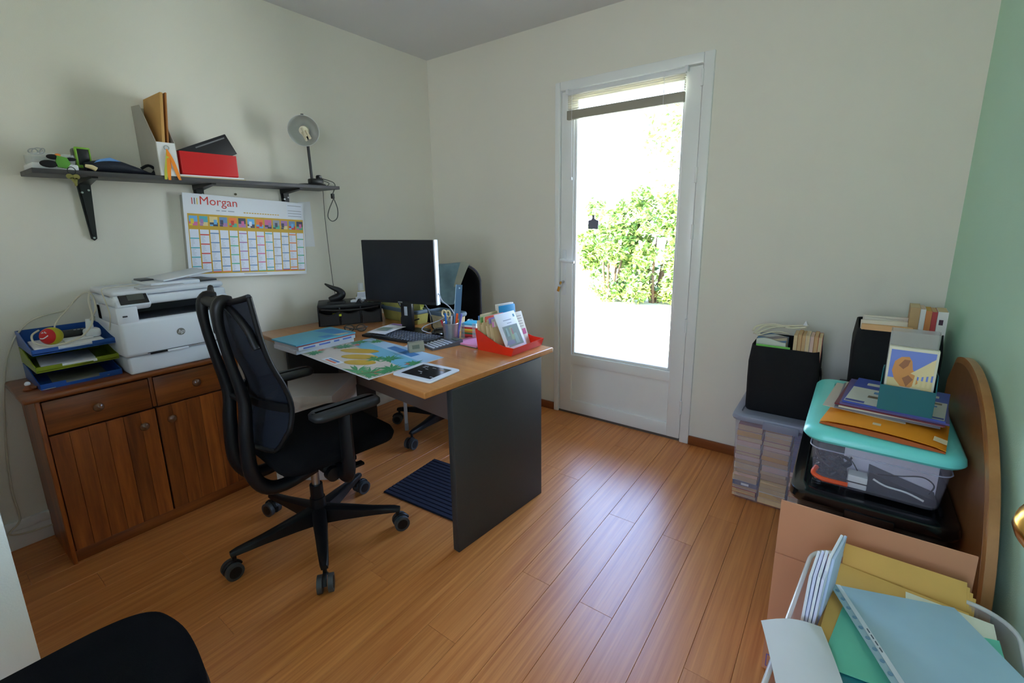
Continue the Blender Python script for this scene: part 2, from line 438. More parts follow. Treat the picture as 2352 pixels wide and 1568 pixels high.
h = MB(); h.box((-0.012, -0.031, -0.045), (0.018, 0.004, 0.034), 0.004, rot=(0, 0.3, 0)); h.build('tag', mat('amber_tag', (196, 132, 40), 0.4), k)
st = MB(); st.prism([(-0.034, -0.038), (0.034, -0.038), (0.036, 0.012), (0.012, 0.022), (0.007, 0.030), (0.009, 0.048), (-0.008, 0.048), (-0.006, 0.030), (-0.012, 0.020), (-0.034, 0.014)], 0, 0.004, 'XZ')
o = st.build('window_plaque', mat('slate_grey_plaque', (112, 118, 136), 0.6), loc=(1.374, 0.028, 1.305), smooth=0)
tag(o, 'small dark bottle-shaped plaque fixed on the garden door pane', 'plaque')
# pleated blind, pulled right up
bl = thing('pleated_blind', 'pale pleated blind gathered at the top of the garden door', 'blind', (1.566, -0.014, 2.0))
m = MB(); m.bx(-0.350, 0.350, -0.024, 0.0, 0.062, 0.088, 0.004); m.build('head_rail', WHITEP, bl)
SLAT = mat('cream_blind_fabric', (240, 236, 222), 0.8, trans=0.35)
for i in range(7):
    z = 0.058-i*0.0115
    m = MB(); m.prism([(-0.022, z), (-0.012, z-0.004), (-0.002, z), (-0.002, z-0.006), (-0.012, z-0.010), (-0.022, z-0.006)], -0.346, 0.346, 'YZ')
    m.build('slat', SLAT, bl, smooth=0)
m = MB(); m.bx(-0.352, 0.348, -0.026, 0.0, -0.078, -0.026, 0.004); m.build('bottom_rail', mat('taupe_rail', (158, 152, 138), 0.45), bl)
for x in (-0.315, 0.24):
    m = MB(); m.tube([(x, -0.027, 0.085), (x, -0.0275, -0.078)], 0.0012, 6); m.build('cord', PAPER, bl)
m = MB(); m.tube([(-0.315, -0.027, -0.078), (-0.313, -0.03, -0.25), (-0.314, -0.026, -0.415)], 0.001, 6); m.cyl((-0.314, -0.026, -0.415), (-0.314, -0.026, -0.432), 0.006, 0.008, 10); m.build('pull_cord', PAPER, bl)
for x in (-0.352, 0.352):
    m = MB(); m.box((x, -0.012, 0.082), (0.018, 0.03, 0.03), 0.003); m.build('clip', WHITEP, bl)

# entry door standing open against the green wall; only its handle reaches into the picture
d2 = thing('door_2', 'open entry door with a brass lever handle', None, (3.085, -2.62, 0), R(1.4)); d2['kind'] = 'structure'
MB().bx(-0.02, 0.02, 0.0, 0.76, 0.01, 2.03, 0.003).build('leaf', PVC, d2)
h = MB(); h.box((-0.024, 0.70, 0.97), (0.006, 0.045, 0.22), 0.01); h.build('plate', BRASS, d2)
h = MB(); h.cyl((-0.026, 0.70, 0.97), (-0.115, 0.70, 0.97), 0.013, 0.011, 16)
h.tube([(-0.105, 0.705, 0.97), (-0.135, 0.712, 0.965), (-0.152, 0.69, 0.955), (-0.150, 0.65, 0.95), (-0.145, 0.60, 0.95)], [0.016, 0.022, 0.022, 0.018, 0.013], 14, smooth=5)
h.build('handle', BRASS, d2)

# outside: terrace and garden shrubs
struct('ground', MB().bx(-14, 16, 0.2, 22, -0.22, -0.05), mat('pale_terrace', (204, 202, 170), 0.85, scale=4, bump=0.2), 'pale sunlit terrace outside the door')
LEAFS = [mat('leaf_green', (96, 130, 60), 0.45, var=0.35, scale=3), mat('leaf_light', (166, 184, 96), 0.45, var=0.3, scale=3), mat('leaf_yellow', (222, 222, 150), 0.5, var=0.25, scale=3)]
BARK = mat('bark', (92, 74, 54), 0.9, bump=0.4, bscale=40)
def shrub(name, label, x, y, rx, rz_, h, n, size, seed, stems=5, trunk=0.0, group=None):
    r = random.Random(seed)
    t = thing(name, label, 'shrub' if not trunk else 'tree', (x, y, -0.05), 0, group)
    b = MB()
    clumps = []
    for _ in range(34):
        a = r.uniform(0, 2*PI); e = r.uniform(-1.12, 1.0); q = r.uniform(0.55, 0.95)
        clumps.append((rx*q*math.cos(a)*math.sqrt(1-min(0.9, e*e*0.7)), rx*q*0.8*math.sin(a)*math.sqrt(1-min(0.9, e*e*0.7)), max(0.16, trunk+h*(1+e*0.9)*0.5), r.uniform(0.25, 0.42)*rx))
    for i in range(n):
        c = r.choice(clumps)
        d = Vector((r.gauss(0, 1), r.gauss(0, 1), r.gauss(0, 1))).normalized()*c[3]*r.uniform(0.6, 1.05)
        p = Vector(c[:3])+d
        if p.z < 0.03: p.z = r.uniform(0.03, 0.2)
        q = Euler((r.uniform(-0.9, 0.9), r.uniform(-0.9, 0.9), r.uniform(0, 2*PI))).to_matrix()
        s = size*r.uniform(0.6, 1.3)
        pts = [(-s*0.5, 0, 0), (0, -s*0.27, 0.02*s), (s*0.5, 0, -0.1*s), (0, s*0.27, 0.02*s)]
        b.add([tuple(p+q @ Vector(v)) for v in pts], [(0, 1, 2, 3)], r.choices((0, 1, 2), (5, 4, 2))[0])
    f = b.build('foliage', LEAFS, t, smooth=0); f['kind'] = 'stuff'
    for i in range(stems):
        a = 2*PI*i/stems+r.uniform(-.3, .3)
        s = MB(); s.tube([(0.05*math.cos(a), 0.05*math.sin(a), 0), (0.14*math.cos(a), 0.14*math.sin(a), (trunk+h)*0.3), (rx*0.3*math.cos(a), rx*0.3*math.sin(a)+0.15, trunk+h*0.6)], [0.03+trunk*0.03, 0.022, 0.008], 7, smooth=3)
        s.build('stem', BARK, t)
    return t
shrub('garden_shrub', 'sunlit leafy shrub at the left end of the garden hedge', -0.62, 4.85, 0.60, 0.9, 1.75, 9000, 0.10, 1)
shrub('garden_shrub', 'sunlit leafy shrub in the middle of the garden hedge', 0.12, 4.95, 0.64, 0.95, 1.85, 9500, 0.10, 2)
shrub('garden_shrub', 'sunlit leafy shrub at the right end of the garden hedge', 0.98, 4.9, 0.66, 1.0, 1.95, 9000, 0.10, 3)
shrub('garden_tree', 'pale sunlit tree standing tall behind the garden hedge', -0.15, 8.0, 1.3, 1.2, 2.3, 2600, 0.14, 5, trunk=1.5, stems=3)
# ---------------------------------------------------------------- wall shelf and what stands on it
ASH = wood('dark_ash_board', (52, 50, 52), (84, 82, 84), 'Y', rough=0.5, stretch=0.03, scale=40)
sh = thing('wall_shelf', 'long dark grey wall shelf on three black steel brackets', 'shelf', (0, -1.626, 1.52))
MB().bx(0.001, 0.215, -0.646, 0.646, 0, 0.018, 0.002).build('board', ASH, sh)
def bracket(y):
    m = MB()
    m.prism([(-0.024+y, -0.002), (0.024+y, -0.002), (0.010+y, -0.25), (0.0+y, -0.258), (-0.010+y, -0.25)], 0.001, 0.010, 'YZ')
    m.prism([(-0.017+y, -0.002), (0.017+y, -0.002), (0.006+y, -0.235), (-0.006+y, -0.235)], 0.010, 0.022, 'YZ')
    m.add([(0.001, y-0.024, 0), (0.001, y+0.024, 0), (0.19, y+0.010, 0), (0.19, y-0.010, 0), (0.001, y-0.024, -0.024), (0.001, y+0.024, -0.024), (0.19, y+0.010, -0.007), (0.19, y-0.010, -0.007)],
          [(0, 1, 2, 3), (7, 6, 5, 4), (0, 4, 5, 1), (1, 5, 6, 2), (2, 6, 7, 3), (3, 7, 4, 0)])
    b = m.build('bracket', BLACKP, sh, smooth=25)
    for dy, z in ((-0.012, -0.055), (0.010, -0.045), (0.0, -0.246)):
        s = MB(); s.cyl((0.0095, y+dy, z), (0.024 if z > -0.2 else 0.013, y+dy, z), 0.0042, n=10); s.build('screw', METAL, b)
for y in (-0.463, -0.025, 0.42): bracket(y)
ST = 1.538
ACR = mat('clear_acrylic', (214, 222, 224), 0.08, trans=0.72)
t = thing('acrylic_box', 'clear acrylic box with a white base at the left end of the shelf', 'box', (0.125, -2.2, ST))
m = MB(); tub(m, -0.07, 0.07, -0.062, 0.062, 0.022, 0.058, 0.01, 0.0, 0.003); m.build('clear_body', ACR, t)
m = MB(); m.bx(-0.074, 0.074, -0.066, 0.066, 0.0, 0.022, 0.005); m.build('base', WHITEP, t)
t = thing('key_ring', 'steel key rings lying on top of the clear acrylic box', 'key ring', (0.15, -2.235, ST+0.058))
for dx, dy, rr, tl in ((0, 0, 0.016, 0.5), (0.01, 0.012, 0.012, 1.0), (-0.008, -0.01, 0.013, 0.2)):
    m = MB(); M_ = Matrix.Translation((dx, dy, 0.009)) @ Euler((tl, 0.9, 0)).to_matrix().to_4x4()
    m.tube([(rr*math.cos(2*PI*i/18), rr*math.sin(2*PI*i/18), 0) for i in range(18)], 0.0018, 6, True, M=M_); m.build('ring', METAL, t)
t = thing('key_pouch', 'green and black fabric key pouch hanging over the acrylic box front', 'key pouch', (0.205, -2.185, ST+0.026))
GREEN = mat('bright_green_fabric', (96, 160, 62), 0.8, bump=0.3); BFAB = mat('black_fabric', (20, 20, 24), 0.9, var=0.3, scale=60, bump=0.4, bscale=500)
m = MB(); m.prism([(-0.01, 0.024), (0.018, 0.018), (0.026, -0.004), (0.012, -0.022), (-0.012, -0.018), (-0.016, 0.0)], 0.0, 0.012, 'YZ'); m.build('green_panel', GREEN, t)
for dy, dz, a, b in ((-0.036, -0.008, 0.026, 0.014), (-0.022, 0.018, 0.018, 0.010), (0.03, 0.014, 0.016, 0.007)):
    m = MB(); m.ball((0.006, dy, dz), (0.008, a, b)); m.build('black_panel', BFAB, t)
m = MB(); m.ball((0.006, -0.006, 0.026), (0.006, 0.009, 0.006)); m.build('orange_patch', mat('orange_patch', (222, 130, 50), 0.7), t)
t = thing('key_bunch', 'small bunch of brass keys dangling over the shelf edge', 'keys', (0.222, -2.163, ST-0.01))
for i, (dy, a) in enumerate(((0.0, 0.15), (0.012, -0.2), (-0.012, 0.5))):
    m = MB(); M_ = Matrix.Translation((0.003*i, dy, -0.012)) @ Euler((a, 0, 0)).to_matrix().to_4x4()
    m.cyl((-0.001, 0, -0.004), (0.001, 0, -0.004), 0.010, n=14, M=M_); m.box((0, 0, -0.024), (0.002, 0.007, 0.03), M=M_); m.build('key', mat('old_brass', (150, 136, 84), 0.35, 0.9), t)
m = MB(); m.tube([(0.003, 0.012*math.cos(2*PI*i/14), 0.006+0.014*math.sin(2*PI*i/14)) for i in range(14)], 0.0015, 6, True); m.build('ring', BLACKP, t)
t = thing('tape_measure', 'black tape measure with a lime green frame standing on the shelf', 'tape measure', (0.125, -2.105, ST), R(8))
m = MB(); m.box((0, 0, 0.008), (0.06, 0.06, 0.016), 0.004); m.build('foot', BLACKP, t)
m = MB(); m.box((-0.004, 0, 0.055), (0.044, 0.052, 0.082), 0.012, seg=3); m.build('case', mat('grey_case', (74, 78, 72), 0.5), t)
m = MB()
for a in ((0.02, 0, 0.093, 0.01, 0.05, 0.008), (0.02, 0, 0.022, 0.01, 0.05, 0.012), (0.02, -0.022, 0.057, 0.01, 0.008, 0.075), (0.02, 0.022, 0.057, 0.01, 0.006, 0.075)): m.box(a[:3], a[3:], 0.003)
m.build('frame', mat('lime_plastic', (120, 172, 44), 0.4), t)
m = MB(); m.box((0.019, 0.0, 0.06), (0.008, 0.038, 0.062), 0.002); m.build('face', BLACKP, t)
m = MB(); m.tube([(0, -0.015, 0.012), (0.0, 0.004, 0.008), (0.0, 0.018, 0.0)], [0.006, 0.009, 0.009], 10, smooth=3)
tag(m.build('cream_plug', mat('cream_plastic', (226, 208, 160), 0.4), loc=(0.195, -2.098, ST+0.0095)), 'small cream plastic plug lying before the tape measure', 'plug')
t = thing('zip_case', 'soft dark blue zip case with a pale blue panel on the shelf', 'case', (0.125, -1.995, ST), R(4))
def casefn(w, h, l):
    m = MB(); loops = []
    for i in range(13):
        u = i/12; y = -l/2+l*u
        hh = h*(0.35+0.65*math.sin(PI*min(1, 0.12+u*0.95))**0.8)*(1.0 if u < 0.5 else 1.0-0.55*(u-0.5)*1.6)+0.004
        ww = w*(0.5+0.5*math.sin(PI*(0.1+0.8*u))**0.5)
        loops.append([(ww*math.cos(2*PI*k/16)*abs(math.cos(2*PI*k/16))**-0.3 if abs(math.cos(2*PI*k/16)) > 1e-3 else 0, y, hh/2+hh/2*math.sin(2*PI*k/16)) for k in range(16)])
    return loft(m, loops)
casefn(0.075, 0.052, 0.23).build('body', mat('navy_nylon', (26, 32, 46), 0.75, bump=0.4, bscale=350), t, smooth=60)
m = MB(); m.prism([(-0.105, 0.026), (-0.07, 0.052), (-0.035, 0.062), (0.0, 0.048), (0.0, 0.036), (-0.105, 0.018)], 0.02, 0.055, 'YZ'); m.build('blue_panel', mat('sky_nylon', (96, 146, 206), 0.6), t)
m = MB(); m.tube([(0.02, 0.08, 0.03), (0.03, 0.105, 0.045), (0.03, 0.128, 0.03), (0.03, 0.118, 0.012)], 0.012, 8, flat=0.5, smooth=4); m.build('strap', BFAB, t)
# magazine file with kraft envelopes
t = thing('magazine_file', 'pale grey magazine file with a sloped opening on the shelf', 'magazine file', (0, -1.834, ST))
GREYC = mat('grey_card', (176, 172, 162), 0.75)
prof = [(0.004, 0), (0.222, 0), (0.222, 0.14), (0.098, 0.305), (0.004, 0.312)]
for y0, y1 in ((-0.037, -0.034), (0.034, 0.037)): MB().prism([(a, b) for a, b in prof], y0, y1, 'XZ').build('side_panel', GREYC, t, smooth=0)
MB().bx(0.219, 0.2225, -0.034, 0.034, 0, 0.14).build('front_panel', mat('white_card', (222, 222, 222), 0.6), t)
m = MB(); m.bx(0.004, 0.008, -0.034, 0.034, 0, 0.31); m.bx(0.008, 0.219, -0.034, 0.034, 0, 0.004); m.build('back_panel', GREYC, t)
m = MB(); m.tube([(0.225, 0.009*math.cos(2*PI*i/16), 0.118+0.009*math.sin(2*PI*i/16)) for i in range(16)], 0.0016, 6, True); m.build('pull_ring', METAL, t)
KRAFT = mat('kraft_paper', (196, 150, 84), 0.75, var=0.06)
KR2 = mat('kraft_paper_dark', (170, 112, 58), 0.75)
for i, (y, h, w, mm, lb) in enumerate(((-0.016, 0.345, 0.205, KRAFT, 'large kraft envelope standing in the magazine file, nearest the camera'), (0.002, 0.348, 0.2, KR2, 'taller brown card folder standing in the magazine file behind the envelope'))):
    m = MB(); m.box((0.108, 0, h/2), (w, 0.012 if i == 0 else 0.006, h), 0.002, rot=(0, 0, 0))
    tag(m.build('kraft_envelope' if i == 0 else 'card_folder', mm, loc=(0, -1.834+y, ST+0.006), rot=(-0.10, 0, 0)), lb, 'envelope' if i == 0 else 'folder')
rb = thing('ribbon', 'orange and green ribbon tails hanging from the magazine file ring', 'ribbon', (0.2265, -1.836, ST+0.112))
ORG = mat('orange_ribbon', (244, 140, 30), 0.6); YGR = mat('lime_ribbon', (188, 190, 70), 0.6)
for y1, z1, mm in ((-0.018, -0.128, YGR), (-0.004, -0.13, ORG), (0.004, -0.08, ORG), (0.036, -0.128, ORG)):
    m = MB(); m.grid(lambda u, v: (0.003+0.006*math.sin(u*5), y1*u+(v-0.5)*(0.004+0.011*math.sin(u*2.6)), z1*u), 10, 2, thick=0.0008); m.build('tail', mm, rb)
# red box, slanted black box, papers below
RED = mat('glossy_red_card', (206, 22, 28), 0.35, var=0.02)
t = thing('red_box', 'open bright red cardboard box on the shelf', 'box', (0.118, -1.658, ST+0.0115), 0)
m = MB(); tub(m, -0.085, 0.085, -0.122, 0.122, 0, 0.103, 0.004, 0.0, 0.003); m.build('body', RED, t, smooth=30)
t = thing('black_box', 'flat black box with a red oval label leaning in the red box', 'box', (0.125, -1.728, ST+0.030), rot=(R(24.5), R(-6), 0))
m = MB(); m.bx(-0.012, 0.014, 0.0, 0.255, 0.0, 0.1, 0.002); m.build('body', mat('matt_black_card', (34, 34, 38), 0.55), t)
m = MB(); m.cyl((0.0141, 0.135, 0.026), (0.0146, 0.135, 0.026), 0.02, n=24, M=Matrix.Translation((0, 0.135*0, 0.026*0.4)) @ Matrix.Diagonal((1, 1, 0.6, 1))); m.build('label', mat('coral_label', (226, 84, 78), 0.5), t)
m = MB(); m.bx(0.0141, 0.0145, 0.09, 0.24, 0.082, 0.088); m.build('stripe', mat('grey_print', (120, 120, 124), 0.5), t)
for i, (w, z, mm, lb) in enumerate(((0.29, 0.0, mat('beige_sheet', (206, 190, 150), 0.8), 'beige card sheet lying under the red box'), (0.275, 0.0045, PAPER, 'white paper pad lying directly under the red box'))):
    m = MB(); m.box((0, 0, 0.002+0.0012*i), (0.2, w, 0.004+0.0024*i), 0.001)
    tag(m.build('paper_pad' if i else 'card_sheet', mm, loc=(0.113, -1.655, ST+z), rot=(0, 0, R(1.5-2*i))), lb, 'paper')
# desk lamp on the right end of the shelf
t = thing('desk_lamp', 'small black desk lamp with a silver bowl shade on the shelf', 'lamp', (0.13, -1.105, ST))
m = MB(); m.lathe([(0.001, 0), (0.078, 0), (0.08, 0.004), (0.076, 0.009), (0.03, 0.013), (0.001, 0.013)], 28, cap=True); m.build('base', BLACKP, t)
m = MB(); m.box((0.03, 0.008, 0.024), (0.05, 0.075, 0.03), 0.008); m.box((0.03, 0.03, 0.046), (0.03, 0.03, 0.03), 0.01); m.build('switch_block', BLACKP, t)
m = MB(); m.ball((0.047, 0.03, 0.05), (0.006, 0.008, 0.006)); m.build('switch', METAL, t)
m = MB(); m.tube([(0.02, -0.008, 0.03), (0.02, -0.013, 0.27), (0.012, -0.022, 0.335)], 0.0075, 10); m.build('arm', BLACKP, t)
ax = Vector((0.80, -0.58, -0.20)).normalized()
SM = Matrix.Translation((0.058, -0.052, 0.288)) @ ax.to_track_quat('Z', 'Y').to_matrix().to_4x4()
m = MB(); m.lathe([(0.02, -0.055), (0.045, -0.048), (0.07, -0.02), (0.079, 0.012), (0.081, 0.012), (0.0805, 0.008), (0.072, -0.024), (0.046, -0.052), (0.02, -0.06)], 32, M=SM); m.build('shade', mat('silver_shade', (205, 207, 206), 0.4, 0.25), t, smooth=60)
m = MB(); m.lathe([(0.001, -0.09), (0.02, -0.088), (0.024, -0.055), (0.024, -0.045), (0.001, -0.04)], 20, M=SM); m.build('socket', BLACKP, t)
m = MB(); m.cyl((0, 0, -0.045), (0, 0, 0.0), 0.027, 0.024, 18, M=SM)
for a in (0, 1, 2):
    m.tube([(0.013*math.cos(2.1*a), 0.013*math.sin(2.1*a), 0.0), (0.013*math.cos(2.1*a)+0.012, 0.013*math.sin(2.1*a)-0.02, 0.035), (0.013*math.cos(2.1*a)+0.02, 0.013*math.sin(2.1*a)-0.035, 0.055)], 0.007, 10, M=SM)
m.build('bulb', mat('warm_white_bulb', (236, 226, 200), 0.3), t, smooth=50)
m = MB(); m.tube([(0.012, -0.022, 0.335), (0.012, -0.024, 0.385)], [0.006, 0.008], 10); m.build('knob', BLACKP, t)
CORD = mat('grey_cord', (96, 96, 90), 0.6)
t = thing('lamp_cord', 'thin grey lamp cord hanging from the right end of the shelf', 'cord')
m = MB(); m.tube([(0.14, -1.05, 1.575), (0.10, -0.972, 1.560), (0.03, -0.972, 1.535), (0.03, -0.974, 1.51), (0.03, -0.978, 1.36), (0.03, -0.975, 1.2), (0.03, -0.97, 1.04), (0.03, -0.965, 0.93), (0.05, -0.966, 0.845)], 0.0022, 6, smooth=5); m.build('drop', CORD, t)
m = MB(); m.tube([(0.16, -1.055, 1.58), (0.20, -1.012, 1.56), (0.2, -1.0, 1.535), (0.18, -1.0, 1.51), (0.17, -1.005, 1.484), (0.165, -0.994, 1.472), (0.165, -1.03, 1.408), (0.165, -1.043, 1.362), (0.165, -1.017, 1.337), (0.165, -0.982, 1.357), (0.165, -0.974, 1.409), (0.165, -0.992, 1.465), (0.165, -1.002, 1.48)], 0.003, 6, smooth=5); m.build('loop', CORD, t)
m = MB(); m.box((0.166, -1.0, 1.483), (0.014, 0.02, 0.03), 0.004); m.build('tie', BLACKP, t)

# ---------------------------------------------------------------- year planner calendar
def frame_m(o, u, v):
    u = Vector(u).normalized(); n = u.cross(Vector(v)).normalized(); v = n.cross(u)
    m = Matrix((u, v, n)).transposed().to_4x4(); m.translation = Vector(o); return m
a = math.atan2(-0.038, 0.617)
CM = frame_m((0.046, -1.7645, 1.066), (0, math.cos(a), math.sin(a)), (0, 0, 1))
cal = thing('wall_calendar', 'large printed year calendar hanging under the shelf', 'calendar')
cal.matrix_world = CM
CW, CH = 0.618, 0.415
m = MB(); m.bx(0, CW, 0, CH, -0.005, 0.0); m.build('sheet', mat('calendar_paper', (228, 230, 238), 0.55, var=0.01), cal, smooth=0)
m = MB(); m.bx(0.004, 0.10, 0.02, CH-0.01, -0.044, -0.005); m.bx(0.1, CW-0.02, 0.25, CH-0.01, -0.040, -0.005); m.build('backing', mat('grey_board', (178, 176, 166), 0.8), cal, smooth=0)
pal = {}
PC = [('gold', (206, 164, 48)), ('red', (214, 70, 62)), ('teal', (84, 176, 190)), ('blue', (110, 146, 190)), ('green', (86, 180, 150)), ('mauve', (172, 128, 178)), ('pink', (214, 110, 160)), ('orange', (240, 130, 70)), ('grey', (156, 160, 172)), ('ink', (70, 74, 96)), ('sky', (110, 180, 230)), ('sand', (226, 206, 150)), ('cell', (226, 230, 244)), ('logo_red', (208, 52, 44)), ('yellow', (232, 204, 64)), ('lime', (130, 190, 60))]
PM = []
for i, (n_, c_) in enumerate(PC): pal[n_] = i; PM.append(mat('print_'+n_, c_, 0.55, var=0.02))
def Q(m, u0, u1, v0, v1, c, z=0.0004): m.quad((u0*CW, (1-v1)*CH, z), (u1*CW, (1-v1)*CH, z), (u1*CW, (1-v0)*CH, z), (u0*CW, (1-v0)*CH, z), pal[c])
m = MB()
Q(m, 0.022, 0.988, 0.235, 0.955, 'gold')
cols = ['teal', 'red', 'blue', 'blue', 'green', 'mauve', 'blue', 'pink', 'teal', 'grey', 'blue', 'orange', 'green']
offs = [0.10, 0.055, 0.035, 0.10, 0.07, 0.025, 0.095, 0.055, 0.015, 0.085, 0.045, 0.02, 0.08]
pw = (0.988-0.022)/13
pics = [('sky', 'pink', 'yellow'), ('teal', 'sand', 'mauve'), ('sand', 'ink', 'sky'), ('blue', 'mauve', 'ink'), ('orange', 'green', 'red'), ('ink', 'mauve', 'pink'), ('sky', 'ink', 'cell'), ('orange', 'sky', 'red'), ('pink', 'ink', 'mauve'), ('grey', 'green', 'ink'), ('mauve', 'sand', 'ink'), ('blue', 'red', 'sky'), ('ink', 'green', 'pink')]
rq = random.Random(3)
for i in range(13):
    u0 = 0.022+pw*i+0.008; u1 = 0.022+pw*(i+1)-0.006
    Q(m, u0, u1, 0.26, 0.375, pics[i][0], 0.0006); Q(m, u0, u1, 0.33, 0.375, pics[i][1], 0.0008)
    uc = u0+(u1-u0)*rq.uniform(0.25, 0.75); Q(m, uc-0.012, uc+0.012, 0.295, 0.352, pics[i][2], 0.001); Q(m, u0, u0+(u1-u0)*0.4, 0.355, 0.375, pics[i][2], 0.001)
    Q(m, u0-0.002, u1+0.002, 0.42, 0.935, 'cell', 0.0006)
    v = 0.42+offs[i]
    k = 0
    while v < 0.925:
        Q(m, u0-0.002, u1+0.002, v, v+0.014, cols[i], 0.0008)
        for q in range(6):
            if v+0.024+q*0.014 < 0.92: Q(m, u0+0.003, u0+0.006+rq.uniform(0.01, 0.03), v+0.024+q*0.0145, v+0.027+q*0.0145, 'grey', 0.0008)
        v += 0.113
    Q(m, u0-0.002, u1+0.002, 0.928, 0.94, rq.choice(['red', 'mauve', 'blue', 'orange', 'green']), 0.0009)
for u, c in ((0.060, 'logo_red'), (0.078, 'ink'), (0.096, 'yellow')): Q(m, u, u+0.0065, 0.05, 0.125, c)
vs, fs = text_faces('Morgan', 0.058, Matrix.Translation((0.112*CW, (1-0.122)*CH, 0.0005)) @ Matrix.Diagonal((1.02, 1, 1, 1)), bold=0.0); m.add(vs, fs, pal['logo_red'])
for a_, b_ in ((0.235, 0.262), (0.275, 0.312), (0.325, 0.375)): Q(m, a_, b_, 0.178, 0.188, 'grey')
for i in range(14): Q(m, 0.45+i*0.0225, 0.466+i*0.0225, 0.182, 0.193, 'gold')
for v in (0.045, 0.115, 0.15, 0.187): Q(m, 0.845, 0.975, v, v+0.008, 'grey')
Q(m, 0.42, 0.62, 0.968, 0.975, 'grey'); Q(m, 0.835, 0.985, 0.02, 0.215, 'cell', 0.0002)
m.build('print', PM, cal, smooth=0)
m = MB(); m.add([(0.002, -1.13, 1.45), (0.002, -1.052, 1.456), (0.002, -1.048, 1.185), (0.002, -1.13, 1.188), (0.004, -1.13, 1.45), (0.004, -1.052, 1.456), (0.004, -1.048, 1.185), (0.004, -1.13, 1.188)], [(0, 1, 2, 3), (7, 6, 5, 4), (0, 4, 5, 1), (1, 5, 6, 2), (2, 6, 7, 3), (3, 7, 4, 0)])
tag(m.build('paper_strip', PAPER, smooth=0), 'blank white paper stuck on the wall behind the calendar', 'paper')
m = MB(); m.cyl((0.0, -1.475, 1.483), (0.006, -1.475, 1.483), 0.006, n=10); tag(m.build('wall_plug', mat('dark_plug', (90, 84, 60), 0.6)), 'small dark wall plug in the white wall under the shelf', 'plug')

# ---------------------------------------------------------------- pine sideboard
PINE_V = wood('pine_upright', (106, 48, 15), (172, 94, 36), 'Z', rough=0.38, stretch=0.07, scale=30, pervar=0.28, knots=8, coat=0.15)
PINE_H = wood('pine_lying', (98, 46, 16), (154, 84, 34), 'Y', rough=0.33, stretch=0.06, scale=30, pervar=0.10, knots=6, coat=0.2)
sb = thing('sideboard', 'low orange pine sideboard with two drawers and two doors', 'sideboard', (0, -2.07, 0))
m = MB(); m.bx(0.002, 0.362, -0.385, 0.385, 0.693, 0.716, 0.009, seg=3); m.build('top', PINE_H, sb)
m = MB(); m.bx(0.004, 0.315, -0.352, -0.334, 0.0, 0.693); m.build('side_panel', PINE_V, sb)
m = MB(); m.bx(0.004, 0.315, 0.334, 0.352, 0.0, 0.693); m.build('side_panel', PINE_V, sb)
m = MB(); m.bx(0.004, 0.012, -0.334, 0.334, 0.03, 0.693); m.build('back_panel', PINE_V, sb)
for y in (-0.352, 0.338): MB().bx(0.315, 0.334, y, y+0.014, 0.0, 0.693, 0.003).build('stile', PINE_V, sb)
MB().bx(0.315, 0.332, -0.007, 0.007, 0.555, 0.693, 0.002).build('stile', PINE_V, sb)
MB().bx(0.03, 0.322, -0.338, 0.338, 0.0, 0.05, 0.002).build('plinth', PINE_H, sb)
m = MB(); m.bx(0.02, 0.31, -0.334, 0.334, 0.05, 0.06); m.bx(0.300, 0.312, -0.334, 0.334, 0.06, 0.69); m.build('carcass', mat('carcass_shadow', (40, 22, 10), 0.8), sb)
KN = mat('turned_knob', (112, 72, 44), 0.25, coat=0.4)
def knob(par, y, z, x=0.333):
    m = MB(); m.lathe([(0.001, 0.0), (0.008, 0.0), (0.007, 0.012), (0.015, 0.02), (0.018, 0.028), (0.014, 0.035), (0.001, 0.038)], 20, M=Matrix.Translation((x, y, z)) @ Euler((0, PI/2, 0)).to_matrix().to_4x4())
    m.build('knob', KN, par, smooth=60)
for y0, y1 in ((-0.335, -0.009), (0.009, 0.335)):
    m = MB(); m.bx(0.313, 0.333, y0, y1, 0.552, 0.683, 0.003); d = m.build('drawer', PINE_H, sb)
    knob(d, (y0+y1)/2-0.013, 0.622)
for y0, y1, ky in ((-0.335, -0.003, -0.055), (0.003, 0.335, 0.045)):
    d = bpy.data.objects.new('door', None); COL.objects.link(d); d.parent = sb
    n = 6; w = (y1-y0)/n
    for i in range(n):
        m = MB(); m.bx(0, 0.018, -w/2+0.0003, w/2-0.0003, -0.245, 0.245, 0.0012, seg=1); p = m.build('board', PINE_V, d, (0.315, y0+w*(i+0.5), 0.300))
    knob(d, ky, 0.488)
t = thing('figurine', 'tiny brown wooden figurine with a white cap on the sideboard corner', 'figurine', (0.225, -2.415, 0.716))
m = MB(); m.lathe([(0.001, 0), (0.016, 0.0), (0.018, 0.004), (0.010, 0.012), (0.007, 0.02)], 16); m.tube([(0, 0, 0.008), (0.01, 0.022, 0.006)], [0.009, 0.006], 8); m.build('body', mat('brown_wood', (134, 74, 40), 0.4), t)
m = MB(); m.ball((0, 0, 0.024), 0.009, 12); m.build('cap', PAPER, t)
m = MB(); m.tube([(0, -0.02, 0.002), (0, 0.0, 0.002), (0.003, 0.022, 0.002)], [0.002, 0.0035, 0.002], 8, flat=0.5)
tag(m.build('metal_pen', METAL, loc=(0.283, -2.372, 0.717)), 'small shiny metal stick lying before the letter trays', 'pen')

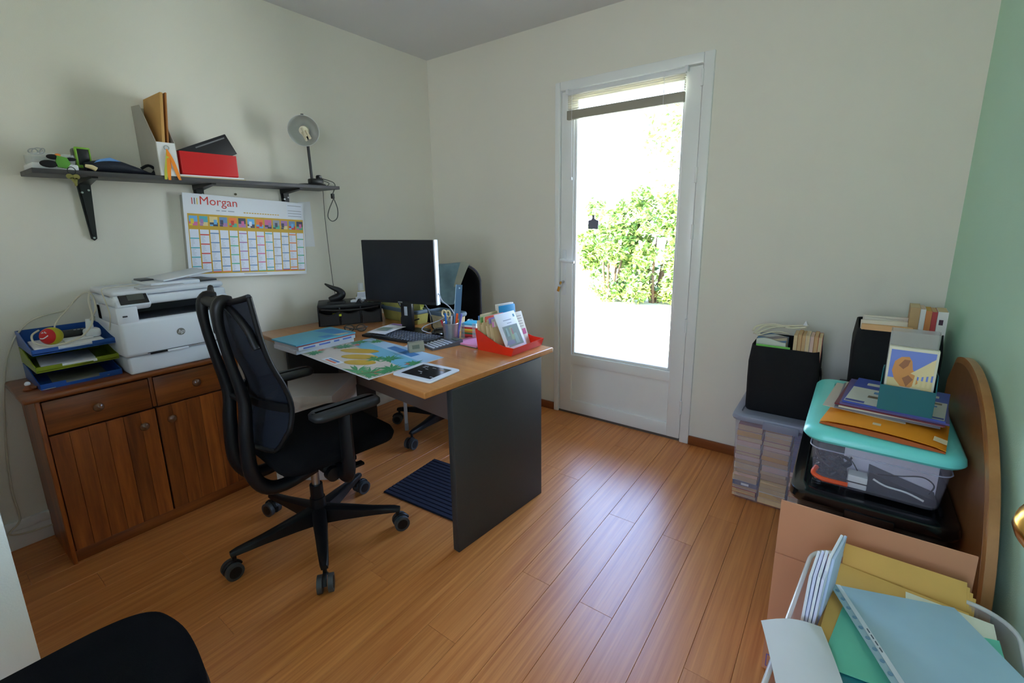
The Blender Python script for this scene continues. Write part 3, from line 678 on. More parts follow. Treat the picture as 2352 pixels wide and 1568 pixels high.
# letter trays, bottom to top
BLUEP = mat('blue_tray_plastic', (26, 80, 160), 0.3, var=0.02); LIMEP = mat('lime_tray_plastic', (128, 146, 14), 0.35, var=0.02)
def tray(z, mm, label, dx=0.0):
    t = thing('letter_tray', label, 'letter tray', (0.0, -2.268, z), 0, 'stacked letter trays')
    m = MB(); x0, x1, w = 0.006+dx, 0.285+dx, 0.122
    m.bx(x0, x1, -w, w, 0.004, 0.0065)
    m.bx(x0, x0+0.003, -w, w, 0.0, 0.062)
    for s in (-1, 1):
        m.prism([(x0, 0.0), (x1-0.004, 0.0), (x1-0.004, 0.022), (x1-0.05, 0.027), (x0+0.07, 0.062), (x0, 0.062)], s*w-0.0015, s*w+0.0015, 'XZ')
        m.bx(x1-0.004, x1, s*w if s < 0 else w-0.072, -w+0.072 if s < 0 else w, 0.0, 0.022)
    m.bx(x1-0.004, x1, -w+0.072, w-0.072, 0.0, 0.011)
    m.build('moulding', mm, t, smooth=0)
    return t
tray(0.717, BLUEP, 'blue letter tray at the bottom of the stack on the sideboard')
tray(0.784, LIMEP, 'lime green letter tray in the middle of the stack', -0.002)
tray(0.851, BLUEP, 'blue letter tray on top of the stack, full of cables', -0.004)
def sheetobj(name, mm, c, d, rz, label, cat='paper', bev=0.0008, rot=None):
    m = MB(); m.box((0, 0, d[2]/2), d, bev)
    return tag(m.build(name, mm, loc=c, rot=rot or (0, 0, rz)), label, cat)
sheetobj('paper_stack', PAPER, (0.165, -2.285, 0.791), (0.225, 0.16, 0.011), R(-5), 'thin white paper stack in the lime green tray')
sheetobj('paper_sheet', mat('grey_sheet', (138, 136, 128), 0.8), (0.17, -2.262, 0.7238), (0.22, 0.165, 0.003), R(-4), 'grey sheet lying in the lowest blue tray')
sheetobj('paper_stack', PAPER, (0.16, -2.272, 0.8578), (0.22, 0.205, 0.012), R(-3), 'white paper stack under the cables in the top tray')
t = thing('ball', 'small red and yellow ball lying in the top blue tray', 'ball', (0.205, -2.318, 0.9045), rot=(0.3, 0.0, -0.3))
m = MB(); m.ball((0, 0, 0), 0.0345, 28); m.build('yellow_body', mat('yellow_rubber', (196, 188, 40), 0.5), t, smooth=60)
m = MB(); prof = [(0.0352*math.sin(R(a_)), 0.0352*math.cos(R(a_))) for a_ in range(0, 62, 6)]; prof[0] = (1e-4, 0.0352)
m.lathe(prof, 24, M=Euler((0.0, R(72), R(-28))).to_matrix().to_4x4()); m.build('red_face', mat('red_print', (206, 24, 30), 0.45), t, smooth=60)
MW = Euler((0.0, R(72), R(-28))).to_matrix().to_4x4()
m = MB()
for p_ in ([(-0.014, -0.004), (-0.016, 0.0), (-0.013, 0.003)], [(-0.018, 0.006), (-0.013, 0.008), (-0.010, 0.012)], [(0.003, -0.016), (0.007, -0.004), (0.004, 0.008), (0.0, 0.015)]):
    m.tube([(a_, b_, math.sqrt(max(0, 0.0356**2-a_*a_-b_*b_))) for a_, b_ in p_], 0.002, 6, flat=0.4, smooth=3, M=MW)
m.build('white_print', PAPER, t)
CREAM = mat('cream_cable', (214, 208, 190), 0.45)
t = thing('extension_plug', 'white mains plug standing in the top blue tray', 'plug', (0.16, -2.19, 0.87))
m = MB(); m.box((0, 0, 0.018), (0.05, 0.052, 0.036), 0.01); m.cyl((0.0, -0.004, 0.03), (-0.004, -0.002, 0.075), 0.014, 0.010, 16); m.build('body', WHITEP, t)
m = MB(); m.box((0.01, -0.05, 0.004), (0.06, 0.09, 0.008), 0.003); m.build('socket_strip', WHITEP, t)
t = thing('black_remote', 'black handset lying at the back of the top blue tray', 'remote', (0.085, -2.25, 0.871), R(-3))
m = MB(); m.box((0, 0, 0.014), (0.05, 0.12, 0.028), 0.008); m.build('body', BLACKP, t)
m = MB()
for i in range(3): m.box((0.015, 0.02+i*0.012, 0.0285), (0.008, 0.008, 0.002), 0.0005)
m.build('button', METAL, t)
t = thing('extension_cable', 'cream mains cable looping from the top tray down the wall', 'cable')
m = MB(); m.tube([(0.165, -2.19, 0.94), (0.15, -2.162, 0.98), (0.145, -2.16, 1.03), (0.14, -2.171, 1.052), (0.13, -2.19, 1.049), (0.10, -2.212, 1.02), (0.05, -2.222, 0.995), (0.02, -2.234, 0.975), (0.016, -2.301, 0.963), (0.016, -2.357, 0.936), (0.016, -2.408, 0.865), (0.016, -2.448, 0.747), (0.016, -2.488, 0.499), (0.017, -2.508, 0.275), (0.02, -2.506, 0.153), (0.026, -2.515, 0.12), (0.034, -2.542, 0.10), (0.036, -2.545, 0.088), (0.034, -2.526, 0.076), (0.03, -2.49, 0.066), (0.03, -2.42, 0.06)], 0.0034, 8, smooth=5); m.build('drop', CREAM, t)
m = MB(); m.tube([(0.15, -2.171, 1.05), (0.18, -2.184, 1.02), (0.185, -2.183, 0.962), (0.21, -2.195, 0.93), (0.225, -2.222, 0.9), (0.24, -2.25, 0.885), (0.25, -2.293, 0.876), (0.25, -2.34, 0.876), (0.22, -2.366, 0.886), (0.20, -2.372, 0.90), (0.19, -2.367, 0.918), (0.17, -2.345, 0.928)], 0.0034, 8, smooth=5); m.build('coil', CREAM, t)
m = MB(); m.tube([(0.10, -2.215, 1.02), (0.11, -2.245, 0.985), (0.12, -2.275, 0.955), (0.14, -2.295, 0.925), (0.16, -2.29, 0.885)], 0.003, 8, smooth=5); m.build('strand', CREAM, t)

# ---------------------------------------------------------------- laser printer
PW_ = mat('printer_white', (222, 226, 234), 0.35, var=0.01); PG = mat('printer_grey', (58, 60, 66), 0.4)
pr = thing('printer', 'white multifunction laser printer on the pine sideboard', 'printer', (0, -1.94, 0.716))
m = MB(); m.bx(0.025, 0.352, -0.195, 0.205, 0.0, 0.074, 0.010, seg=3); m.build('paper_tray', PW_, pr)
m = MB(); m.bx(0.02, 0.366, -0.207, 0.212, 0.076, 0.226, 0.016, seg=3); m.build('body', PW_, pr)
m = MB(); m.bx(0.3664, 0.3672, -0.13, 0.17, 0.084, 0.086); m.bx(0.364, 0.3675, -0.12, -0.06, 0.076, 0.083); m.build('tray_slot', DARK, pr)
m = MB(); m.box((0.366, -0.02, 0.079), (0.008, 0.08, 0.01), 0.003); m.build('tray_lip', PW_, pr)
m = MB(); m.bx(0.02, 0.15, -0.207, 0.212, 0.22, 0.29); m.bx(0.10, 0.362, -0.207, -0.135, 0.215, 0.285, 0.006); m.bx(0.10, 0.355, 0.165, 0.212, 0.215, 0.29, 0.006); m.build('upper_body', PW_, pr)
m = MB(); m.bx(0.15, 0.345, -0.135, 0.165, 0.224, 0.23); m.bx(0.148, 0.152, -0.135, 0.165, 0.226, 0.285); m.build('output_tray', PG, pr)
m = MB(); m.bx(0.02, 0.345, -0.207, 0.212, 0.284, 0.322, 0.012, seg=3); m.build('scanner', PW_, pr)
m = MB(); m.bx(0.02, 0.335, -0.205, 0.21, 0.324, 0.350, 0.012, seg=3); m.build('scanner_lid', PW_, pr)
# tilted control panel
CPM = Matrix.Translation((0.333, -0.142, 0.318)) @ Euler((0, R(52), 0)).to_matrix().to_4x4()
m = MB(); m.box((0, 0, -0.012), (0.088, 0.118, 0.036), 0.01, M=CPM); m.build('control_panel', PW_, pr)
m = MB(); m.box((0, 0.004, 0.0065), (0.070, 0.096, 0.004), 0.004, M=CPM); p = m.build('touch_screen', mat('screen_bezel', (20, 20, 22), 0.2), pr)
m = MB(); m.box((-0.002, 0.012, 0.0088), (0.040, 0.056, 0.001), 0, M=CPM); m.build('display', mat('display_grey', (74, 78, 72), 0.25), p)
m = MB(); m.bx(0.362, 0.3626, -0.188, -0.172, 0.245, 0.251); m.build('usb_port', PG, pr)
# document feeder
m = MB(); m.bx(0.05, 0.30, -0.06, 0.13, 0.346, 0.366, 0.008); m.build('feeder', PW_, pr)
m = MB(); m.box((0.18, 0.09, 0.384), (0.22, 0.20, 0.008), 0.003, rot=(R(8), 0, 0)); m.build('feeder_tray', PW_, pr)
m = MB(); m.bx(0.10, 0.28, 0.02, 0.205, 0.351, 0.358); m.box((0.12, -0.02, 0.368), (0.10, 0.07, 0.008), 0.001); m.build('feeder_slot', PG, pr)
m = MB(); m.box((0.31, -0.03, 0.352), (0.05, 0.17, 0.006), 0.002, rot=(0, 0.08, 0.1)); m.build('name_strip', mat('pale_grey_plastic', (190, 192, 196), 0.4), pr)
# round badge with two slanted letters
LM = frame_m((0.3664, 0.0, 0.152), (0, 1, 0), (0, 0, 1))
m = MB(); m.cyl((0, 0, 0), (0, 0, 0.0008), 0.0155, n=28, M=LM)
vs, fs = text_faces('hp', 0.024, LM @ Matrix.Translation((0.0, -0.0065, 0.0012)), 'CENTER', shear=0.3); m.add(vs, fs, 1)
m.build('badge', [mat('badge_grey', (140, 140, 136), 0.3, 0.5), PAPER], pr, smooth=0)
t = thing('printer_cable', 'thin cream cable running over the printer corner', 'cable')
m = MB(); m.tube([(0.24, -2.150, 0.90), (0.30, -2.152, 0.97), (0.28, -2.154, 1.03), (0.25, -2.152, 1.066), (0.22, -2.13, 1.072), (0.20, -2.08, 1.0705), (0.19, -2.03, 1.0705), (0.18, -2.01, 1.0705)], 0.0022, 6, smooth=5); m.build('run', CREAM, t)
# ---------------------------------------------------------------- desk
BEECH = wood('beech_veneer', (186, 120, 62), (206, 142, 82), 'X', rough=0.28, stretch=0.05, scale=30, pervar=0.02, coat=0.25)
CHAR = mat('charcoal_laminate', (52, 54, 54), 0.55, var=0.12, scale=90, bump=0.2, bscale=400)
DZ = 0.7256
dk = thing('desk', 'beech topped office desk with dark grey slab ends', 'desk', (1.528, -1.611, 0), -0.0894)
MB().bx(-1.49, 0.006, 0, 0.776, DZ-0.025, DZ, 0.004, seg=3).build('top', BEECH, dk)
MB().bx(-0.022, 0.012, 0.124, 0.676, 0.0, DZ-0.025, 0.003).build('side_panel', CHAR, dk)
MB().bx(-1.45, -1.42, 0.124, 0.676, 0.0, DZ-0.025, 0.003).build('side_panel', CHAR, dk)
MB().bx(-1.42, -0.022, 0.42, 0.438, 0.37, DZ-0.025).build('modesty_panel', mat('taupe_panel', (124, 104, 92), 0.6), dk)
m = MB(); m.bx(-0.52, -0.42, 0.06, 0.40, DZ-0.06, DZ-0.025, 0.003); m.build('cable_duct', BLACKP, dk)
m = MB()
for y in (0.14, 0.66): m.cyl((-0.005, y, 0.0), (-0.005, y, 0.006), 0.015, n=12)
m.build('foot', BLACKP, dk)

def flat(name, mm, p, z, h, label, cat, bev=0.001, group=None):
    """a flat thing given by the plan corners it covers"""
    m = MB(); c = [sum(q[i] for q in p)/len(p) for i in (0, 1)]
    pts = [(q[0]-c[0], q[1]-c[1]) for q in p]
    m.prism(pts, 0, h, 'XY'); o = m.build(name, mm, loc=(c[0], c[1], z), smooth=0)
    return tag(o, label, cat, group)
def rectf(cx, cy, w, d, a): return [(cx+u*w/2*math.cos(a)-v*d/2*math.sin(a), cy+u*w/2*math.sin(a)+v*d/2*math.cos(a)) for u, v in ((-1, -1), (1, -1), (1, 1), (-1, 1))]

# desk mat with a printed beach scene (the cartoon figures on it are left out: plain surfboards instead)
mt = thing('desk_mat', 'printed beach scene desk mat at the front of the desk', 'desk mat', (0.978, -1.418, DZ), -0.09)
PB = [mat('print_'+n_, c_, 0.35, var=0.05, scale=30) for n_, c_ in (('sea', (120, 186, 214)), ('sky_pale', (176, 206, 232)), ('beach', (214, 200, 188)), ('palm', (74, 150, 96)), ('board_yellow', (206, 164, 50)), ('coral', (222, 112, 84)), ('paper_white', (232, 234, 238)), ('deep_blue', (70, 130, 190)), ('trunk', (120, 72, 56)))]
m = MB(); m.bx(-0.29, 0.29, -0.19, 0.19, 0, 0.002); m.build('sheet', PB[6], mt, smooth=0)
m = MB(); z = 0.0021
def poly(m, pts, c, zz): m.add([(a, b, zz) for a, b in pts], [tuple(range(len(pts)))], c)
poly(m, [(-0.288, -0.188), (0.288, -0.188), (0.288, 0.188), (-0.288, 0.188)], 2, z)
poly(m, [(-0.288, 0.06), (-0.1, 0.03), (0.1, 0.0), (0.288, -0.02), (0.288, 0.188), (-0.288, 0.188)], 0, z+0.0002)
poly(m, [(-0.288, 0.13), (0.0, 0.10), (0.288, 0.08), (0.288, 0.188), (-0.288, 0.188)], 1, z+0.0004)
poly(m, [(-0.05, 0.12), (0.17, 0.10), (0.17, 0.15), (-0.05, 0.165)], 7, z+0.0006)
for cx, cy, l in ((-0.11, 0.01, 0.10), (-0.02, -0.045, 0.09), (0.06, -0.09, 0.075)):
    poly(m, [(cx+l*math.cos(a)*math.cos(0.5)-0.036*math.sin(a)*math.sin(0.5), cy+l*math.cos(a)*math.sin(0.5)+0.036*math.sin(a)*math.cos(0.5)) for a in [2*PI*i/20 for i in range(20)]], 4, z+0.0006)
rr = random.Random(4)
def fronds(cx, cy, n, l, c=3):
    for i in range(n):
        a = 2*PI*i/n+rr.uniform(-.2, .2); q = l*rr.uniform(0.5, 1.15); w = 0.006
        x1, y1 = cx+q*math.cos(a), cy+q*math.sin(a)
        x1 = max(-0.287, min(0.287, x1)); y1 = max(-0.187, min(0.187, y1))
        xm, ym = (cx+x1)/2, (cy+y1)/2
        poly(m, [(cx, cy), (xm-w*math.sin(a), ym+w*math.cos(a)), (x1, y1), (xm+w*math.sin(a), ym-w*math.cos(a))], c, z+0.0008+0.00002*i)
for cx, cy, n_, l in ((0.23, -0.15, 14, 0.09), (0.16, -0.16, 12, 0.08), (0.25, -0.06, 12, 0.08), (0.26, 0.05, 10, 0.05), (-0.25, -0.14, 10, 0.05), (-0.24, 0.0, 10, 0.06), (-0.26, 0.1, 10, 0.05), (-0.2, 0.165, 10, 0.04), (0.12, 0.02, 9, 0.06), (0.07, -0.02, 8, 0.05)): fronds(cx, cy, n_*2, l)
for cx, cy in ((0.20, -0.15), (0.22, -0.11), (0.25, -0.13), (-0.25, -0.03), (-0.22, 0.06), (-0.27, -0.1), (0.25, 0.03)): fronds(cx, cy, 6, 0.022, 5)
m.tube([(0.2, -0.185, z+0.001), (0.215, -0.15, z+0.001), (0.235, -0.12, z+0.001)], 0.003, 4, flat=0.2, mi=8)
poly(m, [(-0.12, -0.175), (0.01, -0.178), (0.01, -0.135), (-0.12, -0.132)], 6, z+0.0012)
poly(m, [(-0.10, -0.152), (-0.01, -0.154), (-0.01, -0.142), (-0.10, -0.140)], 7, z+0.0014); poly(m, [(-0.10, -0.168), (-0.01, -0.170), (-0.01, -0.158), (-0.10, -0.156)], 5, z+0.0014)
m.build('print', PB, mt, smooth=0)

tb = thing('tablet', 'white framed tablet with a dark picture on its screen', 'tablet', (1.379, -1.452, DZ), R(3))
m = MB(); loft(m, [[(a, b, z_) for a, b in rrect(-0.103+i_, 0.103-i_, -0.089+i_, 0.089-i_, 0.012)] for z_, i_ in ((0, 0.003), (0.003, 0), (0.007, 0), (0.0085, 0.001))]); m.build('body', mat('tablet_white', (226, 230, 238), 0.2), tb)
m = MB(); m.bx(-0.078, 0.078, -0.064, 0.064, 0.0084, 0.0088); s = m.build('screen', mat('screen_dark', (44, 40, 40), 0.15), tb, smooth=0)
m = MB()
rr = random.Random(8)
for i in range(16):
    x, y = rr.uniform(-0.07, 0.06), rr.uniform(-0.055, 0.05); w = rr.uniform(0.006, 0.03)
    m.quad((x, y, 0.0090+i*2e-5), (x+w, y+rr.uniform(-.004, .004), 0.0090+i*2e-5), (x+w*0.8, y+0.006, 0.0090+i*2e-5), (x, y+0.008, 0.0090+i*2e-5), rr.choice((0, 0, 1, 2)))
m.build('picture', [mat('picture_grey', (150, 152, 156), 0.2), mat('picture_tan', (150, 116, 76), 0.2), mat('picture_black', (20, 20, 22), 0.2)], s, smooth=0)
# folder pile at the front left
FB = mat('sky_blue_card', (92, 176, 206), 0.5); FR = mat('red_card', (206, 58, 52), 0.5); FC = mat('frosted_wallet', (206, 210, 222), 0.3)
z = DZ+0.0005
flat('document_wallet', FC, rectf(0.572, -1.446, 0.215, 0.305, -0.03), z, 0.018, 'frosted document wallet at the bottom of the folder pile', 'folder')
o = flat('document_wallet', FC, rectf(0.578, -1.442, 0.218, 0.305, 0.0), z+0.0185, 0.017, 'frosted wallet with a blue printed spine under the red folder', 'folder')
m = MB()
for a_, b_ in ((-0.13, -0.07), (-0.05, 0.01), (0.03, 0.06), (0.08, 0.13)): m.quad((0.1094, a_, 0.004), (0.1094, b_, 0.004), (0.1094, b_, 0.012), (0.1094, a_, 0.012))
m.build('spine_print', mat('print_spine_blue', (92, 118, 196), 0.5), o, smooth=0)
flat('red_folder', FR, rectf(0.574, -1.443, 0.216, 0.305, -0.02), z+0.036, 0.005, 'thin red card folder under the blue folder', 'folder')
o = flat('blue_folder', FB, rectf(0.576, -1.446, 0.226, 0.318, -0.01), z+0.0415, 0.007, 'light blue card folder on top of the folder pile', 'folder')
m = MB(); m.quad((-0.10, 0.05, 0.0072), (0.09, 0.08, 0.0072), (0.09, 0.14, 0.0072), (-0.06, 0.14, 0.0072)); m.quad((0.04, -0.01, 0.0072), (0.10, 0.0, 0.0072), (0.10, 0.05, 0.0072), (0.05, 0.045, 0.0072)); m.quad((0.06, 0.06, 0.0074), (0.105, 0.07, 0.0074), (0.105, 0.13, 0.0074), (0.08, 0.13, 0.0074), 1)
m.build('cover_print', [mat('print_mid_blue', (60, 140, 206), 0.5), mat('print_cream', (206, 206, 190), 0.5)], o, smooth=0)
# folded reading glasses and a black cable behind the folders
t = thing('glasses', 'dark framed spectacles folded behind the blue folder pile', 'glasses', (0.50, -1.155, DZ), R(40))
m = MB()
for s in (-1, 1):
    m.tube([(s*0.033+0.026*math.cos(2*PI*i/18), 0, 0.021+0.019*math.sin(2*PI*i/18)) for i in range(18)], 0.003, 6, True)
    m.tube([(s*0.06, 0.0, 0.026), (s*0.062, 0.012, 0.024), (s*0.01, 0.028+0.008*s, 0.010), (-s*0.045, 0.03+0.008*s, 0.006)], 0.0032, 6, smooth=4)
m.tube([(-0.008, 0, 0.026), (0, -0.002, 0.029), (0.008, 0, 0.026)], 0.003, 6); m.build('frame', mat('dark_tortoise', (46, 44, 42), 0.3), t)
m = MB()
for s in (-1, 1): m.lathe([(1e-4, 0), (0.025, 0)], 18, M=Matrix.Translation((s*0.033, 0, 0.021)) @ Euler((PI/2, 0, 0)).to_matrix().to_4x4() @ Matrix.Diagonal((1, 0.75, 1, 1)))
m.build('lens', mat('lens_clear', (150, 156, 160), 0.05, trans=0.7), t)
t = thing('charging_cable', 'coiled black charging cable lying behind the blue folder pile', 'cable', (0.43, -1.21, DZ))
m = MB(); m.tube([(-0.07, -0.03, 0.003), (-0.02, 0.02, 0.004), (0.03, 0.01, 0.007), (0.05, -0.03, 0.009), (0.01, -0.05, 0.006), (-0.02, -0.01, 0.01), (0.04, 0.035, 0.004), (0.10, 0.02, 0.003)], 0.003, 6, smooth=5); m.build('run', BLACKP, t)
m = MB(); m.box((-0.075, -0.035, 0.007), (0.025, 0.016, 0.013), 0.003, rot=(0, 0, 0.7)); m.build('plug', BLACKP, t)

# keyboard, paper, mouse
kb = thing('keyboard', 'slim black computer keyboard on the middle of the desk', 'keyboard', (0.842, -1.113, DZ), R(5.5))
KW, KD = 0.445, 0.145
m = MB(); m.prism([(-KD/2, 0.0), (KD/2, 0.0), (KD/2, 0.020), (-KD/2, 0.011)], -KW/2, KW/2, 'YZ'); m.build('body', BLACKP, kb, smooth=0)
KM = mat('key_grey', (72, 76, 86), 0.4)
KMESH = {}
def keycap(w):
    if w not in KMESH:
        m = MB(); a = w/2-0.0012; b = 0.0082
        m.add([(-a, -b, 0), (a, -b, 0), (a, b, 0), (-a, b, 0), (-a+0.0015, -b+0.0015, 0.004), (a-0.0015, -b+0.0015, 0.004), (a-0.0015, b-0.0012, 0.004), (-a+0.0015, b-0.0012, 0.004)], [(4, 5, 6, 7), (0, 1, 5, 4), (1, 2, 6, 5), (2, 3, 7, 6), (3, 0, 4, 7)])
        o = m.build('key', KM, smooth=0); KMESH[w] = o.data; bpy.data.objects.remove(o)
    return KMESH[w]
for r_ in range(6):
    y = 0.056-r_*0.0215; zz = 0.0155+0.062*y
    ws = [0.019]*22 if r_ < 5 else [0.025]*3+[0.114]+[0.025]*3+[0.019]*6
    x = -KW/2+0.012
    for w in ws:
        if x+w > KW/2-0.006: break
        o = bpy.data.objects.new('key', keycap(w)); COL.objects.link(o); o.parent = kb; o.location = (x+w/2, y, zz); o.rotation_euler = (0.062, 0, 0); x += w
t = thing('flyer', 'white printed flyer lying on the left half of the keyboard', 'paper', (0.705, -1.085, DZ+0.0265), R(10))
m = MB(); m.grid(lambda u, v: ((u-0.5)*0.125, (v-0.5)*0.21, 0.002*math.sin(v*4)+0.006*v), 4, 8, thick=0.0006); m.build('sheet', PAPER, t)
m = MB(); m.quad((-0.04, -0.06, 0.0072), (0.035, -0.055, 0.0072), (0.03, 0.0, 0.0095), (-0.035, -0.005, 0.0095)); m.quad((-0.05, 0.07, 0.009), (0.05, 0.07, 0.009), (0.05, 0.095, 0.0085), (-0.05, 0.095, 0.0085), 1)
m.build('print', [mat('print_sage', (140, 160, 150), 0.6), mat('print_mauve', (170, 140, 150), 0.6)], t, smooth=0)
t = thing('mouse', 'glossy black computer mouse beside the keyboard', 'mouse', (0.985, -0.955, DZ), R(-50))
m = MB()
def mfn(u, v):
    a = 2*PI*v; q = math.sin(PI*u*0.5); return (0.036*q*math.cos(a)*(1-0.12*math.sin(a)**2), 0.062*q*math.sin(a), 0.003+0.042*math.cos(PI*u*0.5)**0.8*(1-0.1*math.sin(a)*q) if u < 1 else 0.0)
m.grid(mfn, 9, 24); m.build('shell', mat('gloss_black', (14, 14, 16), 0.12, coat=0.5), t, smooth=70)
m = MB(); m.cyl((-0.004, 0.032, 0.037), (0.004, 0.032, 0.037), 0.009, n=14); m.build('wheel', mat('wheel_grey', (150, 152, 156), 0.3), t)
m = MB(); m.tube([(0.95, -0.99, DZ+0.012), (0.90, -1.02, DZ+0.03), (0.88, -0.985, DZ+0.045), (0.93, -0.93, DZ+0.07), (0.97, -0.9, DZ+0.09), (0.96, -0.85, DZ+0.03), (0.93, -0.82, DZ+0.003)], 0.0026, 8, smooth=6); o = adopt(m.build('cord', mat('pale_cord', (188, 190, 206), 0.4)), t); o['label'] = 'pale grey cord'
# digital clock, card under it, calculator
t = thing('digital_clock', 'small silver digital clock standing on the desk mat', 'clock', (1.098, -1.25, DZ+0.0035), R(60))
m = MB(); m.prism([(-0.026, 0), (0.022, 0), (0.014, 0.042), (0.004, 0.046), (-0.010, 0.042)], -0.036, 0.036, 'YZ', M=Matrix.Identity(4)); m.build('case', mat('silver_plastic', (150, 147, 132), 0.4, 0.2), t, smooth=40)
m = MB(); m.box((-0.004, -0.0185, 0.023), (0.034, 0.0012, 0.018), rot=(R(-20.8), 0, 0)); m.build('display', mat('lcd_grey', (104, 110, 96), 0.25), t)
flat('note_card', mat('pinkish_card', (226, 206, 206), 0.6), rectf(1.02, -1.185, 0.09, 0.08, R(20)), DZ+0.0005, 0.0015, 'small pinkish note card under the front of the keyboard', 'card')
ca = thing('calculator', 'grey calculator with a raised display beside the pen pot', 'calculator', (1.128, -1.105, DZ), R(-15))
m = MB(); m.prism([(-0.085, 0.0), (0.085, 0.0), (0.085, 0.026), (0.05, 0.020), (-0.085, 0.009)], -0.055, 0.055, 'YZ'); m.build('case', mat('calc_grey', (88, 92, 100), 0.35), ca, smooth=0)
m = MB(); m.box((0, 0.067, 0.0245), (0.085, 0.022, 0.001), rot=(R(9.5), 0, 0)); m.build('display', mat('lcd_grey', (104, 110, 96), 0.25), ca)
CB = mat('calc_keys', (196, 200, 212), 0.4); kk = MB(); kk.box((0, 0, 0.002), (0.0095, 0.010, 0.005), 0.001, seg=1); k0 = kk.build('key', CB)
k0.parent = ca
for i in range(7):
    for j in range(6):
        o = k0 if i == j == 0 else k0.copy()
        if not (i == j == 0): COL.objects.link(o)
        y = -0.074+j*0.0195; o.location = (-0.045+i*0.015, y, 0.0145+(y)*0.081); o.rotation_euler = (R(4.6), 0, 0)
# pen pot
t = thing('pen_pot', 'silver wire mesh pen pot full of pens', 'pen pot', (1.110, -1.022, DZ))
MESH = mat('silver_mesh', (170, 172, 178), 0.35, 0.6, trans=0.45)
m = MB(); m.lathe([(0.034, 0.002), (0.041, 0.096)], 28); m.build('mesh_wall', MESH, t)
m = MB(); m.tube([(0.041*math.cos(2*PI*i/28), 0.041*math.sin(2*PI*i/28), 0.097) for i in range(28)], 0.0022, 6, True); m.tube([(0.034*math.cos(2*PI*i/28), 0.034*math.sin(2*PI*i/28), 0.003) for i in range(28)], 0.0022, 6, True); m.build('rim', METAL, t)
m = MB(); m.cyl((0, 0, 0), (0, 0, 0.003), 0.034, n=24); m.build('base', METAL, t)
pens = [((1.095, -1.035), (1.101, -1.048), 0.875, (42, 118, 206), 'bright blue ballpoint pen in the pen pot', 0.005), ((1.118, -1.03), (1.126, -1.03), 0.862, (206, 208, 214), 'clear grey ballpoint pen in the middle of the pen pot', 0.005),
        ((1.125, -1.01), (1.147, -1.01), 0.872, (236, 96, 40), 'orange red marker pen in the pen pot', 0.006), ((1.13, -1.0), (1.160, -0.992), 0.868, (110, 112, 206), 'violet pen at the right rim of the pen pot', 0.005),
        ((1.12, -1.0), (1.145, -1.002), 0.84, (222, 190, 50), 'short yellow pencil in the pen pot', 0.004), ((1.09, -1.02), (1.083, -1.06), 0.84, (196, 40, 60), 'short crimson pen at the left rim of the pen pot', 0.005),
        ((1.1, -1.0), (1.108, -0.995), 0.852, (40, 42, 48), 'black pen at the back of the pen pot', 0.005)]
for (x0_, y0_), (x1_, y1_), zt, c_, lb, r_ in pens:
    p = thing('pen', lb, 'pen', (x0_, y0_, DZ+0.004), 0, 'pens in the mesh pot')
    d = Vector((x1_-x0_, y1_-y0_, zt-DZ-0.004)); mm = mat('pen_%d_%d_%d' % c_, c_, 0.3)
    m = MB(); m.cyl((0, 0, 0.006), d*0.82, r_, n=10); m.cyl((0, 0, 0), (d.x*0.04, d.y*0.04, 0.006), 0.001, r_, 10); m.build('barrel', mm, p)
    m = MB(); m.cyl(d*0.82, d, r_*1.12, r_*0.9, n=10); m.build('cap', mm, p)
t = thing('scissors', 'cream handled scissors standing in the pen pot', 'scissors', (1.09, -1.03, DZ+0.004), R(25))
m = MB()
for s in (-1, 1): m.tube([(s*0.012+0.011*math.cos(2*PI*i/16), -0.004*s, 0.140+0.016*math.sin(2*PI*i/16)) for i in range(16)], 0.0045, 8, True)
m.tube([(-0.006, 0, 0.125), (0.0, 0, 0.105)], 0.005, 8); m.tube([(0.006, 0, 0.125), (0.0, 0, 0.105)], 0.005, 8); m.build('handle', mat('cream_plastic', (226, 208, 160), 0.4), t)
m = MB(); m.box((0, 0, 0.055), (0.010, 0.002, 0.105)); m.build('blade', METAL, t)
t = thing('ruler', 'transparent bluish plastic ruler standing in the pen pot', 'ruler', (1.124, -1.004, DZ+0.004), rot=(R(-3), R(5.5), R(40)))
m = MB(); m.bx(-0.0165, 0.0165, -0.001, 0.001, 0.0, 0.285); m.build('strip', mat('blue_clear_plastic', (120, 160, 196), 0.1, trans=0.5, tint=(190, 215, 235)), t, smooth=0)
m = MB(); m.cyl((0.003, -0.0014, 0.268), (0.003, 0.0014, 0.268), 0.004, n=12); m.bx(-0.0166, -0.014, -0.0012, 0.0012, 0.0, 0.285); m.build('edge', mat('pale_blue_edge', (186, 214, 232), 0.2), t, smooth=0)
# rainbow note cube in a clear holder
t = thing('note_cube', 'cube of rainbow coloured notes in a clear holder', 'note block', (1.150, -0.90, DZ+0.0075), R(12))
for i, c_ in enumerate([(150, 24, 34), (206, 50, 44), (60, 110, 66), (206, 130, 40), (226, 200, 60), (196, 40, 40), (236, 236, 230), (70, 186, 214)]):
    m = MB(); m.box((0.0006*(i % 2), 0, 0.005+i*0.0095), (0.082, 0.082, 0.0095)); m.build('note_layer', mat('note_%d_%d_%d' % c_, c_, 0.7), t, smooth=0)
m = MB(); m.bx(-0.046, 0.046, -0.046, 0.046, -0.003, 0.0)
for sx_ in (-1, 1):
    for sy_ in (-1, 1): m.box((sx_*0.0455, sy_*0.034, 0.04), (0.002, 0.022, 0.08)); m.box((sx_*0.034, sy_*0.0455, 0.04), (0.022, 0.002, 0.08))
m.build('holder', ACR, t, smooth=0)
flat('notepad', mat('pink_pad', (232, 150, 190), 0.6), rectf(1.235, -0.985, 0.155, 0.14, R(-3)), DZ+0.004, 0.008, 'pink writing pad under the red file box', 'notepad')
